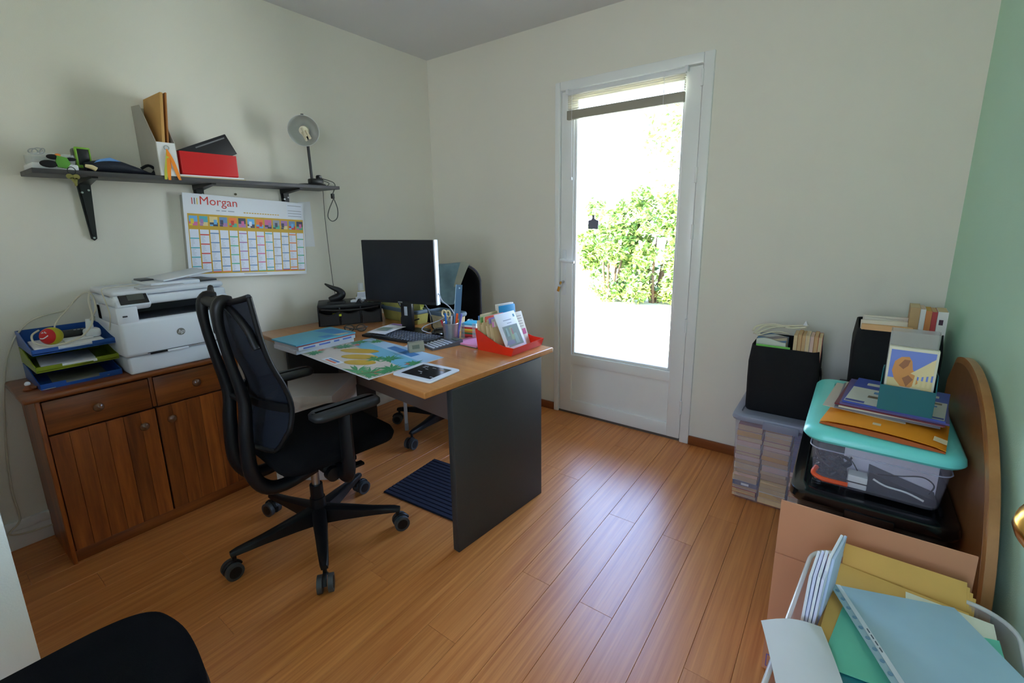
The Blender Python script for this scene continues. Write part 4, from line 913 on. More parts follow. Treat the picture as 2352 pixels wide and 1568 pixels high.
flat('booklet', mat('dark_green_booklet', (44, 96, 64), 0.6), rectf(1.232, -0.98, 0.16, 0.15, R(-3)), DZ+0.0005, 0.003, 'dark green booklet under the pink pad', 'booklet')
# red file box with index cards
fb = thing('file_box', 'bright orange-red plastic card file box on the desk corner', 'file box', (1.43, -0.952, DZ+0.0005), R(-2))
ORR = mat('orange_red_plastic', (240, 52, 26), 0.28, var=0.02, trans=0.12, tint=(255, 90, 50))
m = MB(); cur = [(-0.115+0.23*i/10, 0.100-0.062*math.sin(PI/2*min(1, i/8.5))**1.3) for i in range(11)]
for s in (-1, 1):
    m.prism([(-0.100, 0.0), (0.100, 0.0)] + [(x, z_) for x, z_ in reversed(cur)], s*0.118-0.0015, s*0.118+0.0015, 'XZ')
m.add([(-0.1, -0.118, 0), (-0.1, 0.118, 0), (-0.115, 0.118, 0.1), (-0.115, -0.118, 0.1), (-0.097, -0.118, 0), (-0.097, 0.118, 0), (-0.112, 0.118, 0.1), (-0.112, -0.118, 0.1)], [(0, 1, 2, 3), (7, 6, 5, 4), (0, 4, 5, 1), (1, 5, 6, 2), (2, 6, 7, 3), (3, 7, 4, 0)])
m.add([(0.1, -0.118, 0), (0.1, 0.118, 0), (0.115, 0.118, 0.038), (0.115, -0.118, 0.038), (0.097, -0.118, 0), (0.097, 0.118, 0), (0.112, 0.118, 0.038), (0.112, -0.118, 0.038)], [(3, 2, 1, 0), (4, 5, 6, 7), (1, 5, 4, 0), (2, 6, 5, 1), (3, 7, 6, 2), (0, 4, 7, 3)])
m.bx(-0.1, 0.1, -0.118, 0.118, 0.0, 0.003); m.build('tray', ORR, fb, smooth=0)
rr = random.Random(12)
cardcols = [(96, 140, 196, 'blue'), (206, 188, 150, 'buff'), (110, 160, 90, 'green'), (222, 190, 110, 'amber'), (214, 196, 160, 'cream'), (226, 90, 70, 'scarlet'), (206, 190, 150, 'sand'), (222, 196, 90, 'yellow'), (150, 130, 190, 'lilac'), (206, 196, 170, 'ivory'), (226, 150, 200, 'pink'), (214, 206, 190, 'pale')]
for i, (r_, g_, b_, nm) in enumerate(cardcols):
    w = 0.148+0.008*(i % 3); h = 0.150+0.008*math.sin(i*1.7)-0.0012*i; off = -0.016-0.004*(i % 2)
    m = MB(); m.box((0, off, h/2-0.012), (0.0096, w, h-0.024), 0.0008); oc = m.build('index_card', mat('card_buff_%d' % (i % 3), [(206, 184, 142), (214, 194, 156), (196, 172, 130)][i % 3], 0.75), loc=(1.3165+i*0.0104, -0.958, DZ+0.0055), rot=(0, R(-1-0.9*i), R(-2)))
    m = MB(); m.box((0.001, off+0.002*(i % 3), h-0.016), (0.006, w-0.012-0.02*(i % 2), 0.036), 0.002); m.build('tab', mat('card_'+nm, (r_, g_, b_), 0.7), oc)
    tag(oc, '%s index card packet, number %s from the back of the red file box' % (nm, ['one', 'two', 'three', 'four', 'five', 'six', 'seven', 'eight', 'nine', 'ten', 'eleven', 'twelve'][i]), 'card', 'index cards in the red file box')
t = thing('booklet', 'white booklet with a greenish picture at the front of the red file box', 'booklet', (1.492, -0.972, DZ+0.006), rot=(0, R(-26), R(-2)))
m = MB(); m.bx(-0.004, 0.0, -0.075, 0.075, 0, 0.185, 0.001); m.build('cover', PAPER, t)
m = MB(); m.bx(0.0, 0.0005, -0.052, 0.058, 0.02, 0.120); p = m.build('picture', mat('print_dusk_green', (112, 128, 118), 0.5), t, smooth=0)
m = MB()
for i, (y, z_, w, h, c_) in enumerate(((-0.03, 0.03, 0.07, 0.02, 0), (0.0, 0.05, 0.03, 0.06, 1), (0.006, 0.075, 0.015, 0.03, 2), (0.02, 0.028, 0.03, 0.05, 3), (-0.03, 0.07, 0.02, 0.04, 3))): m.quad((0.0008+i*1e-4, y-w/2, z_), (0.0008+i*1e-4, y+w/2, z_), (0.0008+i*1e-4, y+w*0.3, z_+h), (0.0008+i*1e-4, y-w*0.3, z_+h), c_)
m.build('shape', [mat('print_slate_violet', (110, 112, 140), 0.5), mat('print_moss', (136, 150, 110), 0.5), mat('print_rust', (150, 100, 90), 0.5), mat('print_jade', (130, 156, 146), 0.5)], p, smooth=0)
m = MB(); m.quad((0.0004, -0.03, 0.145), (0.0004, 0.03, 0.145), (0.0004, 0.03, 0.149), (0.0004, -0.03, 0.149)); m.quad((0.0004, -0.01, 0.13), (0.0004, 0.025, 0.13), (0.0004, 0.025, 0.133), (0.0004, -0.01, 0.133)); m.quad((0.0004, 0.05, 0.155), (0.0004, 0.063, 0.155), (0.0004, 0.063, 0.169), (0.0004, 0.05, 0.169), 1); m.build('cover_print', [mat('print_grey', (150, 154, 164), 0.5), mat('print_petrol', (60, 130, 160), 0.5)], t, smooth=0)
t = thing('booklet', 'beige booklet with a pink tab leaning behind the front booklet', 'booklet', (1.472, -0.888, DZ+0.006), rot=(0, R(-20), R(-4)))
m = MB(); m.bx(-0.003, 0.0, -0.045, 0.045, 0, 0.165, 0.001); m.build('cover', mat('beige_paper', (222, 212, 196), 0.7), t)
m = MB(); m.bx(0.0, 0.0006, 0.012, 0.038, 0.05, 0.078); m.build('pink_tab', mat('magenta_tab', (206, 60, 130), 0.5), t)
m = MB()
for i in range(5): m.quad((0.0005, -0.03, 0.09+i*0.013), (0.0005, 0.032, 0.09+i*0.013), (0.0005, 0.032, 0.093+i*0.013), (0.0005, -0.03, 0.093+i*0.013))
m.build('text_lines', mat('print_brown', (170, 150, 140), 0.6), t, smooth=0)
t = thing('notebook', 'bright blue notebook standing at the back of the red file box', 'notebook', (1.375, -0.875, DZ+0.0055), rot=(0, R(-6), R(-12)))
m = MB(); m.bx(-0.008, 0.0, -0.052, 0.052, 0, 0.185, 0.003); m.build('cover', mat('azure_cover', (44, 150, 206), 0.4), t)
m = MB(); m.bx(-0.034, -0.0085, -0.05, 0.05, 0.0, 0.192, 0.001); m.build('pages', mat('page_block', (222, 216, 206), 0.8), t)

# monitor
mo = thing('monitor', 'thin black flat monitor on a black stand with a silver side', 'monitor', (0.775, -1.055, DZ), R(14.5))
MH = 0.172
m = MB(); m.bx(-0.226, 0.224, -0.001, 0.018, MH, MH+0.336, 0.003); m.build('case', BLACKP, mo)
m = MB(); m.bx(-0.223, 0.221, -0.0022, -0.001, MH+0.014, MH+0.334); m.build('screen', mat('screen_off', (17, 20, 28), 0.22), mo, smooth=0)
m = MB(); m.bx(0.224, 0.232, -0.003, 0.03, MH, MH+0.337, 0.002); m.build('silver_edge', mat('silver_edge', (206, 210, 222), 0.3, 0.3), mo)
m = MB(); m.bx(-0.012, 0.016, -0.0026, -0.0018, MH+0.004, MH+0.010); m.build('badge', METAL, mo)
m = MB(); m.bx(-0.12, 0.12, 0.018, 0.05, MH+0.08, MH+0.26, 0.01); m.build('back_cover', BLACKP, mo)
m = MB(); m.bx(-0.035, 0.035, 0.05, 0.075, 0.01, MH+0.16, 0.003); m.bx(-0.03, 0.03, 0.045, 0.055, MH+0.1, MH+0.2); pz = m.build('stand_post', BLACKP, mo)
m = MB(); m.bx(-0.012, 0.008, 0.0485, 0.0505, 0.095, 0.145, 0.001); m.build('cable_slot', mat('silver_edge', (206, 210, 222), 0.3, 0.3), pz)
m = MB(); loft(m, [[(a, b, z_) for a, b in rrect(-0.11, 0.11, -0.03, 0.13, 0.02)] for z_ in (0.0, 0.01)]); m.build('stand_base', BLACKP, mo)
m = MB(); m.tube([(0.965, -0.985, 0.985), (1.0, -0.985, 0.955), (1.025, -0.985, 0.92), (1.065, -0.97, 0.885), (1.075, -0.94, 0.82), (1.07, -0.92, DZ+0.003)], 0.0026, 8, smooth=6); o = adopt(m.build('cord', mat('pale_cord', (188, 190, 206), 0.4)), mo); o['label'] = 'pale cord'
t = thing('cable_bundle', 'tangle of black cables hanging behind the monitor', 'cables')
m = MB()
for k_, pts in enumerate(([(0.66, -0.99, 0.93), (0.68, -0.98, 0.87), (0.70, -0.965, 0.83), (0.665, -0.96, 0.79), (0.66, -0.955, 0.75), (0.66, -0.94, DZ+0.004)], [(0.74, -0.99, 0.93), (0.71, -0.975, 0.87), (0.68, -0.965, 0.83), (0.70, -0.955, 0.80), (0.74, -0.95, 0.78), (0.78, -0.93, 0.79)], [(0.83, -0.965, 0.92), (0.86, -0.94, 0.86), (0.88, -0.93, 0.80), (0.87, -0.92, 0.755), (0.87, -0.90, DZ+0.004)])):
    m = MB(); m.tube(pts, 0.004, 7, smooth=5); m.build('cable', BLACKP, t)
m = MB(); m.ball((0.665, -0.945, DZ+0.018), (0.022, 0.016, 0.018), 12); m.build('connector', mat('navy_plug', (28, 30, 52), 0.4), t)

# drawer organiser
og = thing('desk_organizer', 'black plastic desk organiser with three small drawers', 'organiser', (0.316, -1.052, DZ), R(56.5))
OB = mat('organizer_black', (20, 20, 22), 0.45)
ow, od, oh = 0.365, 0.22, 0.128
m = MB(); m.bx(-ow/2, ow/2, 0.006, od, oh-0.03, oh, 0.008); m.bx(-ow/2, ow/2, 0.006, od, 0, 0.006); m.bx(-ow/2, ow/2, od-0.006, od, 0, oh-0.02)
for i in range(4): x = -ow/2+i*(ow-0.008)/3; m.bx(x, x+0.008, 0.004, od, 0, oh-0.02, 0.002)
m.build('body', OB, og)
m = MB(); m.tube([(-ow/2+0.02, 0.004, oh-0.028), (-0.06, -0.008, oh-0.036), (0.06, -0.008, oh-0.036), (ow/2-0.02, 0.004, oh-0.028)], 0.006, 8, smooth=5); m.build('front_lip', OB, og)
for i in range(3):
    x0_ = -ow/2+0.010+i*(ow-0.008)/3; x1_ = x0_+(ow-0.008)/3-0.012
    d = bpy.data.objects.new('drawer', None); COL.objects.link(d); d.parent = og
    op = 0.012 if i == 0 else 0.0
    m = MB(); xs = [x0_+(x1_-x0_)*k/8 for k in range(9)]
    top = [(x, 0.085-0.018*math.sin(PI*k/8)) for k, x in enumerate(xs)]
    m.prism([(x0_, 0.008), (x1_, 0.008)] + top[::-1], 0.0-op, 0.006-op, 'XZ'); m.bx(x0_, x1_, 0.006-op, od-0.02, 0.008, 0.012); m.build('front', mat('smoky_black', (40, 40, 44), 0.3), d, smooth=0)
    m = MB(); m.tube([(x, -0.002-op, z_) for x, z_ in top], 0.003, 6); m.build('rim', OB, d)
tag(flat('sticky_pad', mat('yellow_sticky', (206, 206, 40), 0.7), rectf(0.262, -1.108, 0.05, 0.05, R(56)), DZ+0.058, 0.012, 'yellow sticky pad in the first drawer of the black organiser', 'note pad'))
t = thing('handset_stand', 'black curved handset cradle standing on the organiser', 'phone stand', (0.215, -1.075, DZ+oh+0.0005), R(56))
m = MB(); loft(m, [[(a, b, z_) for a, b in rrect(-0.055+i_, 0.055-i_, -0.04+i_, 0.045-i_, 0.02)] for z_, i_ in ((0, 0.0), (0.010, 0.004), (0.014, 0.012))]); m.build('base', OB, t)
m = MB(); m.tube([(-0.035, 0.0, 0.016), (-0.015, 0.0, 0.024), (0.018, 0.0, 0.034), (0.034, 0.0, 0.052), (0.02, 0.0, 0.074), (-0.02, 0.0, 0.095), (-0.055, 0.0, 0.118)], [0.018, 0.022, 0.026, 0.025, 0.017, 0.012, 0.004], 10, smooth=5, up=(0, 1, 0)); m.build('handset', OB, t, smooth=60)
z = DZ+oh+0.0005
t = thing('card_pile', 'little pile of white cards on the black organiser', 'cards', (0.30, -0.985, z), R(30))
for i, (x, y, a) in enumerate(((0, 0, 0.1), (0.02, 0.02, 0.5))):
    m = MB(); m.box((x, y, 0.006+0.013*i), (0.07, 0.045, 0.012), 0.001, rot=(0, 0, a)); m.build('card_stack', PAPER, t)
m = MB(); m.box((0.03, -0.005, 0.042), (0.05, 0.005, 0.045), rot=(0.5, 0, 0.6)); m.build('upright_card', PAPER, t)
t = thing('black_clip', 'black office clip beside the white cards on the organiser', 'clip', (0.345, -1.005, z), R(40))
m = MB(); m.prism([(-0.018, 0), (0.018, 0), (0.004, 0.024), (-0.004, 0.024)], -0.014, 0.014, 'XZ'); m.build('body', BLACKP, t, smooth=0)
m = MB(); m.tube([(-0.012, 0.01, 0.024), (-0.004, 0.03, 0.03), (0.012, 0.01, 0.024)], 0.0014, 6, smooth=3); m.build('wire', METAL, t)
t = thing('green_tin', 'small green and white tin on the black organiser', 'tin', (0.375, -0.945, z), R(20))
m = MB(); m.cyl((-0.02, 0, 0.014), (0.02, 0, 0.014), 0.014, n=18); m.build('body', mat('mint_label', (160, 196, 176), 0.4), t)
m = MB(); m.cyl((-0.012, 0, 0.014), (0.004, 0, 0.014), 0.0143, n=18); m.build('green_band', mat('leaf_band', (84, 150, 76), 0.4), t)
t = thing('usb_stick', 'dark little gadget at the right end of the black organiser', 'gadget', (0.41, -0.905, z), R(70))
m = MB(); m.box((0, 0, 0.01), (0.06, 0.03, 0.02), 0.005); m.build('body', BLACKP, t)
m = MB(); m.tube([(0.02, 0.01, 0.015), (0.035, 0.02, 0.025), (0.04, 0.0, 0.012)], 0.002, 6, smooth=4); m.build('loop', CORD, t)
# cream bottle by the wall, cloth basket behind the monitor
t = thing('glue_bottle', 'cream bottle with a white cap standing by the wall behind the monitor', 'bottle', (0.085, -0.80, DZ))
m = MB(); m.lathe([(0.001, 0), (0.034, 0), (0.036, 0.01), (0.036, 0.12), (0.026, 0.15), (0.016, 0.16), (0.001, 0.16)], 20); m.build('body', mat('cream_bottle', (206, 198, 140), 0.4), t)
m = MB(); m.cyl((0, 0, 0.158), (0, 0, 0.208), 0.019, 0.017, 18); m.build('cap', WHITEP, t)
CAN = mat('olive_canvas', (164, 158, 84), 0.85, var=0.2, scale=25, bump=0.5, bscale=120)
RIMB = mat('blue_grey_band', (92, 112, 128), 0.6)
def basket(name, label, cx, cy, w, d, h, mm, a=-0.09):
    t = thing(name, label, 'basket', (cx, cy, DZ), a)
    m = MB(); tub(m, -w/2, w/2, -d/2, d/2, 0, h, 0.02, 0.008, 0.004); m.build('body', mm, t, smooth=30)
    m = MB(); m.tube([(p[0], p[1], h) for p in rrect(-w/2, w/2, -d/2, d/2, 0.02)], 0.009, 8, True, flat=1.4); m.build('rim', RIMB, t)
    return t
basket('storage_basket', 'olive canvas basket with a blue grey rim behind the monitor', 0.50, -0.79, 0.36, 0.105, 0.075, CAN)
t = thing('fabric_bundle', 'crumpled yellow green cloth bundle lying in the olive basket', 'cloth', (0.49, -0.79, DZ+0.012))
m = MB()
def bfn(u, v):
    a = 2*PI*v; q = math.sin(PI*u); w = 1+0.16*math.sin(5*a+7*u)+0.1*math.sin(11*a-9*u)
    return (0.165*q*math.cos(a)*w, 0.042*q*math.sin(a)*w, 0.075-0.072*math.cos(PI*u)*w)
m.grid(bfn, 18, 28); m.build('cloth', mat('pistachio_cloth', (186, 186, 106), 0.9, var=0.25, scale=30, bump=0.5, bscale=60), t, smooth=70)
basket('wicker_basket', 'beige wicker basket with a blue grey rim right of the monitor stand', 0.90, -0.83, 0.22, 0.10, 0.095, mat('beige_wicker', (190, 176, 138), 0.8, var=0.3, scale=60, bump=0.6, bscale=90), -0.09)

# ---------------------------------------------------------------- chairs
CFAB = mat('chair_black_fabric', (11, 11, 13), 0.95, var=0.2, scale=120, bump=0.3, bscale=700, spec=0.15)
CPL = mat('chair_black_plastic', (12, 12, 14), 0.45, var=0.08, bump=0.1, bscale=500, spec=0.35)
CMESH = mat('chair_mesh', (34, 38, 47), 0.8, var=0.2, scale=220, trans=0.14, spec=0.2)
CRUB = mat('castor_grey', (62, 66, 68), 0.5)
def swivel_base(root, angles, r=0.325, drop=0.0):
    m = MB(); m.cyl((0, 0, 0.075), (0, 0, 0.19), 0.036, 0.03, 20); m.cyl((0, 0, 0.19), (0, 0, 0.25), 0.026, 0.026, 20); m.build('hub', CPL, root)
    m = MB(); m.cyl((0, 0, 0.25), (0, 0, 0.38), 0.0165, n=16); m.build('gas_lift', METAL, root)
    for a in angles:
        a = R(a); L = Matrix.Rotation(a, 4, 'Z')
        m = MB()
        secs = []
        for u, hw, z0_, z1_ in ((0.02, 0.030, 0.078, 0.150), (0.10, 0.026, 0.085, 0.138), (0.22, 0.021, 0.090, 0.120), (r-0.012, 0.016, 0.090, 0.112), (r+0.012, 0.012, 0.090, 0.106)):
            secs.append([(u, -hw, z0_), (u, hw, z0_), (u, hw*0.95, z1_-0.006), (u, hw*0.55, z1_), (u, -hw*0.55, z1_), (u, -hw*0.95, z1_-0.006)])
        loft(m, secs, M=L); lg = m.build('leg', CPL, root, smooth=40)
        m = MB(); ca_ = a+rnd.uniform(-0.6, 0.6); W_ = Matrix.Translation(Vector((r*math.cos(a), r*math.sin(a), 0))) @ Matrix.Rotation(ca_, 4, 'Z')
        m.cyl((0, 0, 0.06), (0, 0, 0.095), 0.008, n=10, M=W_)
        for s in (-1, 1): m.cyl((0.012, s*0.010, 0.0325), (0.012, s*0.028, 0.0325), 0.0323, n=22, M=W_, mi=1); m.cyl((0.012, s*0.028, 0.0325), (0.012, s*0.0295, 0.0325), 0.022, n=18, M=W_)
        m.tube([(0.012+0.035*math.cos(t_), 0, 0.0325+0.035*math.sin(t_)) for t_ in [R(20+14*k) for k in range(11)]], 0.009, 8, flat=0.5, M=W_)
        m.build('caster', [CPL, CRUB], lg, smooth=40)
def cushion(w, d, z0_, z1_, ins=0.03, rr_=0.09, crown=0.0, front=0.0):
    m = MB(); lp = []
    for z_, i_ in ((z0_, ins), (z0_+0.012, 0.006), ((z0_+z1_)/2, 0), (z1_-0.014, 0.008), (z1_-0.003, 0.03), (z1_, 0.08)):
        lp.append([(a, b, z_-(front*max(0, b-d*0.25)**2 if z_ > z0_ else 0)) for a, b in rrect(-w/2+i_, w/2-i_, -d/2+i_, d/2-i_, max(0.02, rr_-i_*0.5), 7)])
    loft(m, lp); return m

c1 = thing('office_chair', 'black mesh backed swivel office chair in front of the desk', 'office chair', (0.99, -1.75, 0), R(-6))
swivel_base(c1, [49.5, 121, 193, 265, 337])
m = MB(); m.box((0, -0.02, 0.395), (0.16, 0.26, 0.05), 0.015); m.bx(-0.20, 0.20, -0.06, 0.08, 0.405, 0.43, 0.008); m.build('mechanism', CPL, c1)
m = MB(); m.cyl((0.14, -0.03, 0.40), (0.20, -0.03, 0.40), 0.010, n=10); m.cyl((0.195, -0.03, 0.40), (0.225, -0.03, 0.40), 0.027, 0.027, 18); m.build('adjust_knob', CPL, c1)
m = MB(); m.cyl((0.14, 0.06, 0.405), (0.22, 0.06, 0.405), 0.007, n=8); m.box((0.23, 0.06, 0.405), (0.03, 0.05, 0.012), 0.004); m.build('adjust_lever', CPL, c1)
cm = cushion(0.50, 0.47, 0.44, 0.505, front=0.6); s = cm.build('seat', CFAB, c1, smooth=60); s.location = (-0.005, 0.03, 0)
def bpt(z):   # depth of the back profile at height z
    return -0.215+0.05*math.exp(-((z-0.70)/0.13)**2)-0.035*max(0, (z-0.8)/0.3)
def bw(z):
    if z < 0.62: return 0.10+0.10*((z-0.52)/0.10)**0.5 if z > 0.52 else 0.10
    return 0.205-0.012*((z-0.62)/0.48)
m = MB()
def backfn(u, v):
    z = 0.525+0.57*v; w = bw(z); x = (u-0.5)*2*w
    zt = z-(0.03*(1-(2*u-1)**2) if v > 0.93 else 0)*(v-0.93)/0.07
    return (x, bpt(z)-0.035*(1-(2*u-1)**2)+0.02, zt)
m.grid(backfn, 16, 30, thick=0.003); m.build('back_mesh', CMESH, c1, smooth=60)
m = MB()
edge = [backfn(0, j/30) for j in range(31)]; edge2 = [backfn(1, j/30) for j in range(31)]
m.tube(edge, 0.009, 8); m.tube(edge2, 0.009, 8); m.tube([backfn(i/16, 0) for i in range(17)], 0.010, 8); m.tube([backfn(i/16, 1) for i in range(17)], 0.010, 8)
m.build('back_rim', CPL, c1, smooth=60)
m = MB(); m.tube([(backfn(u, 0.78+0.19*math.sin(PI*u)**0.7)[0], backfn(u, 0.8)[1]-0.012, 0.525+0.57*(0.70+0.26*math.sin(PI*u)**0.6)) for u in [i/14 for i in range(15)]], 0.013, 8); m.build('head_arch', CPL, c1, smooth=60)
m = MB(); m.grid(lambda u, v: (backfn(u, 0.3)[0]*1.02, backfn(u, 0.3)[1]-0.014-0.02*(1-(2*u-1)**2), 0.685+0.03*v+0.0*u), 16, 2, thick=0.008); m.build('lumbar_band', CPL, c1, smooth=50)
for s in (-1, 1):
    m = MB(); m.tube([(s*0.085, -0.04, 0.385), (s*0.085, -0.16, 0.365), (s*0.080, -0.225, 0.385), (s*0.080, -0.262, 0.46), (s*0.080, -0.262, 0.60), (s*0.080, -0.252, 0.72), (s*0.080, -0.275, 0.86), (s*0.080, -0.292, 0.98), (s*0.080, -0.292, 1.05), (s*0.080, -0.275, 1.078), (s*0.080, -0.25, 1.075)],
           [0.028, 0.030, 0.032, 0.031, 0.029, 0.025, 0.020, 0.019, 0.023, 0.024, 0.020], 10, smooth=4, flat=0.8); m.build('back_bar', CPL, c1, smooth=60)
m = MB(); m.tube([(-0.08, -0.282, 1.064), (0.08, -0.282, 1.064)], 0.018, 10); m.build('cross_bar', CPL, c1, smooth=60)
m = MB(); m.tube([(-0.08, -0.252, 0.715), (-0.03, -0.24, 0.705), (0.03, -0.24, 0.705), (0.08, -0.252, 0.715)], 0.012, 8, smooth=4); m.build('cross_bar', CPL, c1, smooth=60)
for s in (-1, 1):
    ar = bpy.data.objects.new('armrest', None); COL.objects.link(ar); ar.parent = c1
    m = MB(); lp = []
    for z_, i_ in ((0.652, 0.006), (0.658, 0.0), (0.672, 0.0), (0.680, 0.006), (0.682, 0.018)): lp.append([(a+s*0.272, b, z_) for a, b in rrect(-0.045+i_, 0.045-i_, -0.115+i_, 0.145-i_, 0.035, 6)])
    loft(m, lp); m.build('pad', mat('pad_rubber', (28, 30, 31), 0.5), ar, smooth=60)
    m = MB(); m.tube([(s*0.18, 0.0, 0.405), (s*0.25, 0.0, 0.40), (s*0.282, 0.0, 0.44), (s*0.276, 0.005, 0.56), (s*0.272, 0.01, 0.655)], [0.030, 0.034, 0.036, 0.036, 0.034], 10, smooth=4, flat=0.55, up=(0, 1, 0)); m.build('post', CPL, ar, smooth=60)

for ch in c1.children:
    if ch.name.split('.')[0] not in ('leg', 'hub', 'gas_lift'): ch.location.x += 0.022
c2 = thing('office_chair', 'black swivel office chair behind the desk with a cloth on its back', 'office chair', (0.675, -0.645, 0), R(-146))
swivel_base(c2, [62, 134, 206, 278, 350], r=0.335)
m = MB(); m.box((0, -0.02, 0.40), (0.2, 0.26, 0.05), 0.015); m.bx(-0.03, 0.03, -0.28, -0.1, 0.40, 0.43, 0.006); m.build('mechanism', CPL, c2)
cm = cushion(0.48, 0.46, 0.43, 0.51); s = cm.build('seat', CFAB, c2, smooth=60); s.location = (0, 0.0, 0)
m = MB(); lp = []
for y_, i_ in ((-0.255, 0.02), (-0.25, 0.004), (-0.225, 0.0), (-0.195, 0.006), (-0.185, 0.03)):
    lp.append([(a, y_-0.03*((b-0.5)/0.5), b) for a, b in [(max(-0.215+i_, min(0.215-i_, x_)), z_) for x_, z_ in [(p[0], p[1]) for p in rrect(-0.215+i_, 0.215-i_, 0.56+i_, 1.035-i_, 0.12-i_, 9)]]])
loft(m, lp); m.build('backrest', CFAB, c2, smooth=60)
m = MB(); m.tube([(0, -0.16, 0.41), (0, -0.27, 0.42), (0, -0.305, 0.50), (0, -0.29, 0.75)], [0.03, 0.034, 0.034, 0.03], 10, smooth=4, flat=0.4, up=(1, 0, 0)); m.build('back_bar', CPL, c2, smooth=60)
m = MB(); m.tube([(x_, -0.268-0.03*((z_-0.5)/0.5), z_) for x_, z_ in rrect(-0.217, 0.217, 0.56, 1.037, 0.12, 9)], 0.008, 8, True); m.build('back_rim', mat('violet_rim_highlight', (92, 90, 112), 0.4), c2, smooth=60)  # pale violet edge highlight is put into the rim colour
# cloth over the chair back
t = thing('jacket', 'pale denim jacket folded over the chair back behind the desk', 'jacket', (0.675, -0.645, 0), R(-146))
DEN = mat('faded_denim', (128, 158, 174), 0.9, var=0.4, scale=14, bump=0.5, bscale=160)
def jk(u, v):
    x = -0.150+0.35*u; x += (0.10*max(0, abs((v-0.5)*2)-0.25)/0.75)*(1-u)**1.2; s_ = (v-0.5)*2
    arch = 1.052-0.55*max(0, abs(x)-0.10)**2*9
    if abs(s_) < 0.25: z_ = arch+0.004*math.sin(9*u); y_ = -0.232-0.0*u+0.06*(s_/0.25)*0.9
    else:
        k = (abs(s_)-0.25)/0.75; z_ = arch-k*(0.215+0.05*math.sin(5*u+1.0)); y_ = -0.232+math.copysign(0.056+0.022*math.sin(13*u+3*k)*k+0.012*k, s_)+0.03*k*0.5*(-1 if s_ < 0 else 1)
    return (x, y_-0.03*((z_-0.5)/0.5)+0.015, z_)
m = MB(); m.grid(jk, 20, 28, thick=0.006); m.build('cloth', DEN, t, smooth=60)
m = MB(); m.grid(lambda u, v: tuple(Vector(jk(0.0+0.16*u, 0.5+0.34*v))+Vector((-0.006, 0.004, 0.007))), 4, 12, thick=0.004); m.build('collar', mat('grey_lining', (176, 178, 166), 0.85), t, smooth=60)

c3 = thing('visitor_chair', 'black upholstered chair seen from above at the lower left', 'chair', (1.70, -2.66, 0))
out = [(-0.235, -0.20), (-0.236, 0.04), (-0.225, 0.16), (-0.195, 0.215), (-0.14, 0.236), (-0.05, 0.242), (0.08, 0.222), (0.19, 0.17), (0.235, 0.06), (0.235, -0.2), (0.15, -0.26), (-0.15, -0.26)]
def smooth_outline(pts, n=5):
    N = len(pts); o = []
    for i in range(N):
        p = [Vector((pts[(i+k) % N][0], pts[(i+k) % N][1])) for k in (-1, 0, 1, 2)]
        for k in range(n):
            t_ = k/n; q = 0.5*((2*p[1])+(-p[0]+p[2])*t_+(2*p[0]-5*p[1]+4*p[2]-p[3])*t_*t_+(-p[0]+3*p[1]-3*p[2]+p[3])*t_**3); o.append((q.x, q.y))
    return o
so = smooth_outline(out)
m = MB(); loft(m, [[(a*f, b*f, z_) for a, b in so] for z_, f in ((0.40, 0.9), (0.41, 0.985), (0.44, 1.0), (0.462, 0.99), (0.472, 0.94), (0.474, 0.7))]); m.build('seat', mat('visitor_black', (7, 7, 9), 0.95, var=0.2, scale=120, bump=0.3, bscale=600, spec=0.1), c3, smooth=60)
m = MB(); m.tube([(a*0.985, b*0.985, 0.405) for a, b in so], 0.008, 6, True); m.build('seat_rim', CPL, c3)
for sx_ in (-1, 1):
    for sy_ in (-1, 1): m = MB(); m.cyl((sx_*0.19, sy_*0.17-0.02, 0.40), (sx_*0.21, sy_*0.20-0.02, 0.0), 0.012, n=10); m.build('leg', CPL, c3)
m = MB(); lp = []
for y_, i_ in ((-0.30, 0.02), (-0.29, 0.0), (-0.262, 0.0), (-0.252, 0.02)): lp.append([(a, y_-0.06*(b-0.5), b) for a, b in rrect(-0.21+i_, 0.21-i_, 0.52+i_, 0.84-i_, 0.09, 7)])
loft(m, lp); m.build('backrest', CFAB, c3, smooth=60)
for sx_ in (-1, 1): m = MB(); m.tube([(sx_*0.16, -0.2, 0.405), (sx_*0.17, -0.28, 0.42), (sx_*0.17, -0.298, 0.60)], 0.011, 8, smooth=4); m.build('back_post', CPL, c3)

# under the desk
ft = thing('floor_mat', 'dark navy ribbed mat on the floor under the desk', 'mat', (1.17, -1.17, 0.0003), 0)
m = MB(); ux, uy = 0.765, -0.57
pts = [(-0.224, -0.216), (-0.2215, 0.165), (0.0, 0.26), (0.30, 0.10), (0.23, -0.186)]
q0 = Vector((-0.224, -0.216))
# rectangle with corners (0.946,-1.386) (0.946,-1.005) ... turned about 45 degrees
A = Vector((0.946, -1.386)); B = Vector((0.9465, -1.005)); 
ft.location = (0.946, -1.386, 0.0003); ft.rotation_euler = (0, 0, math.atan2(0.03, 0.454))
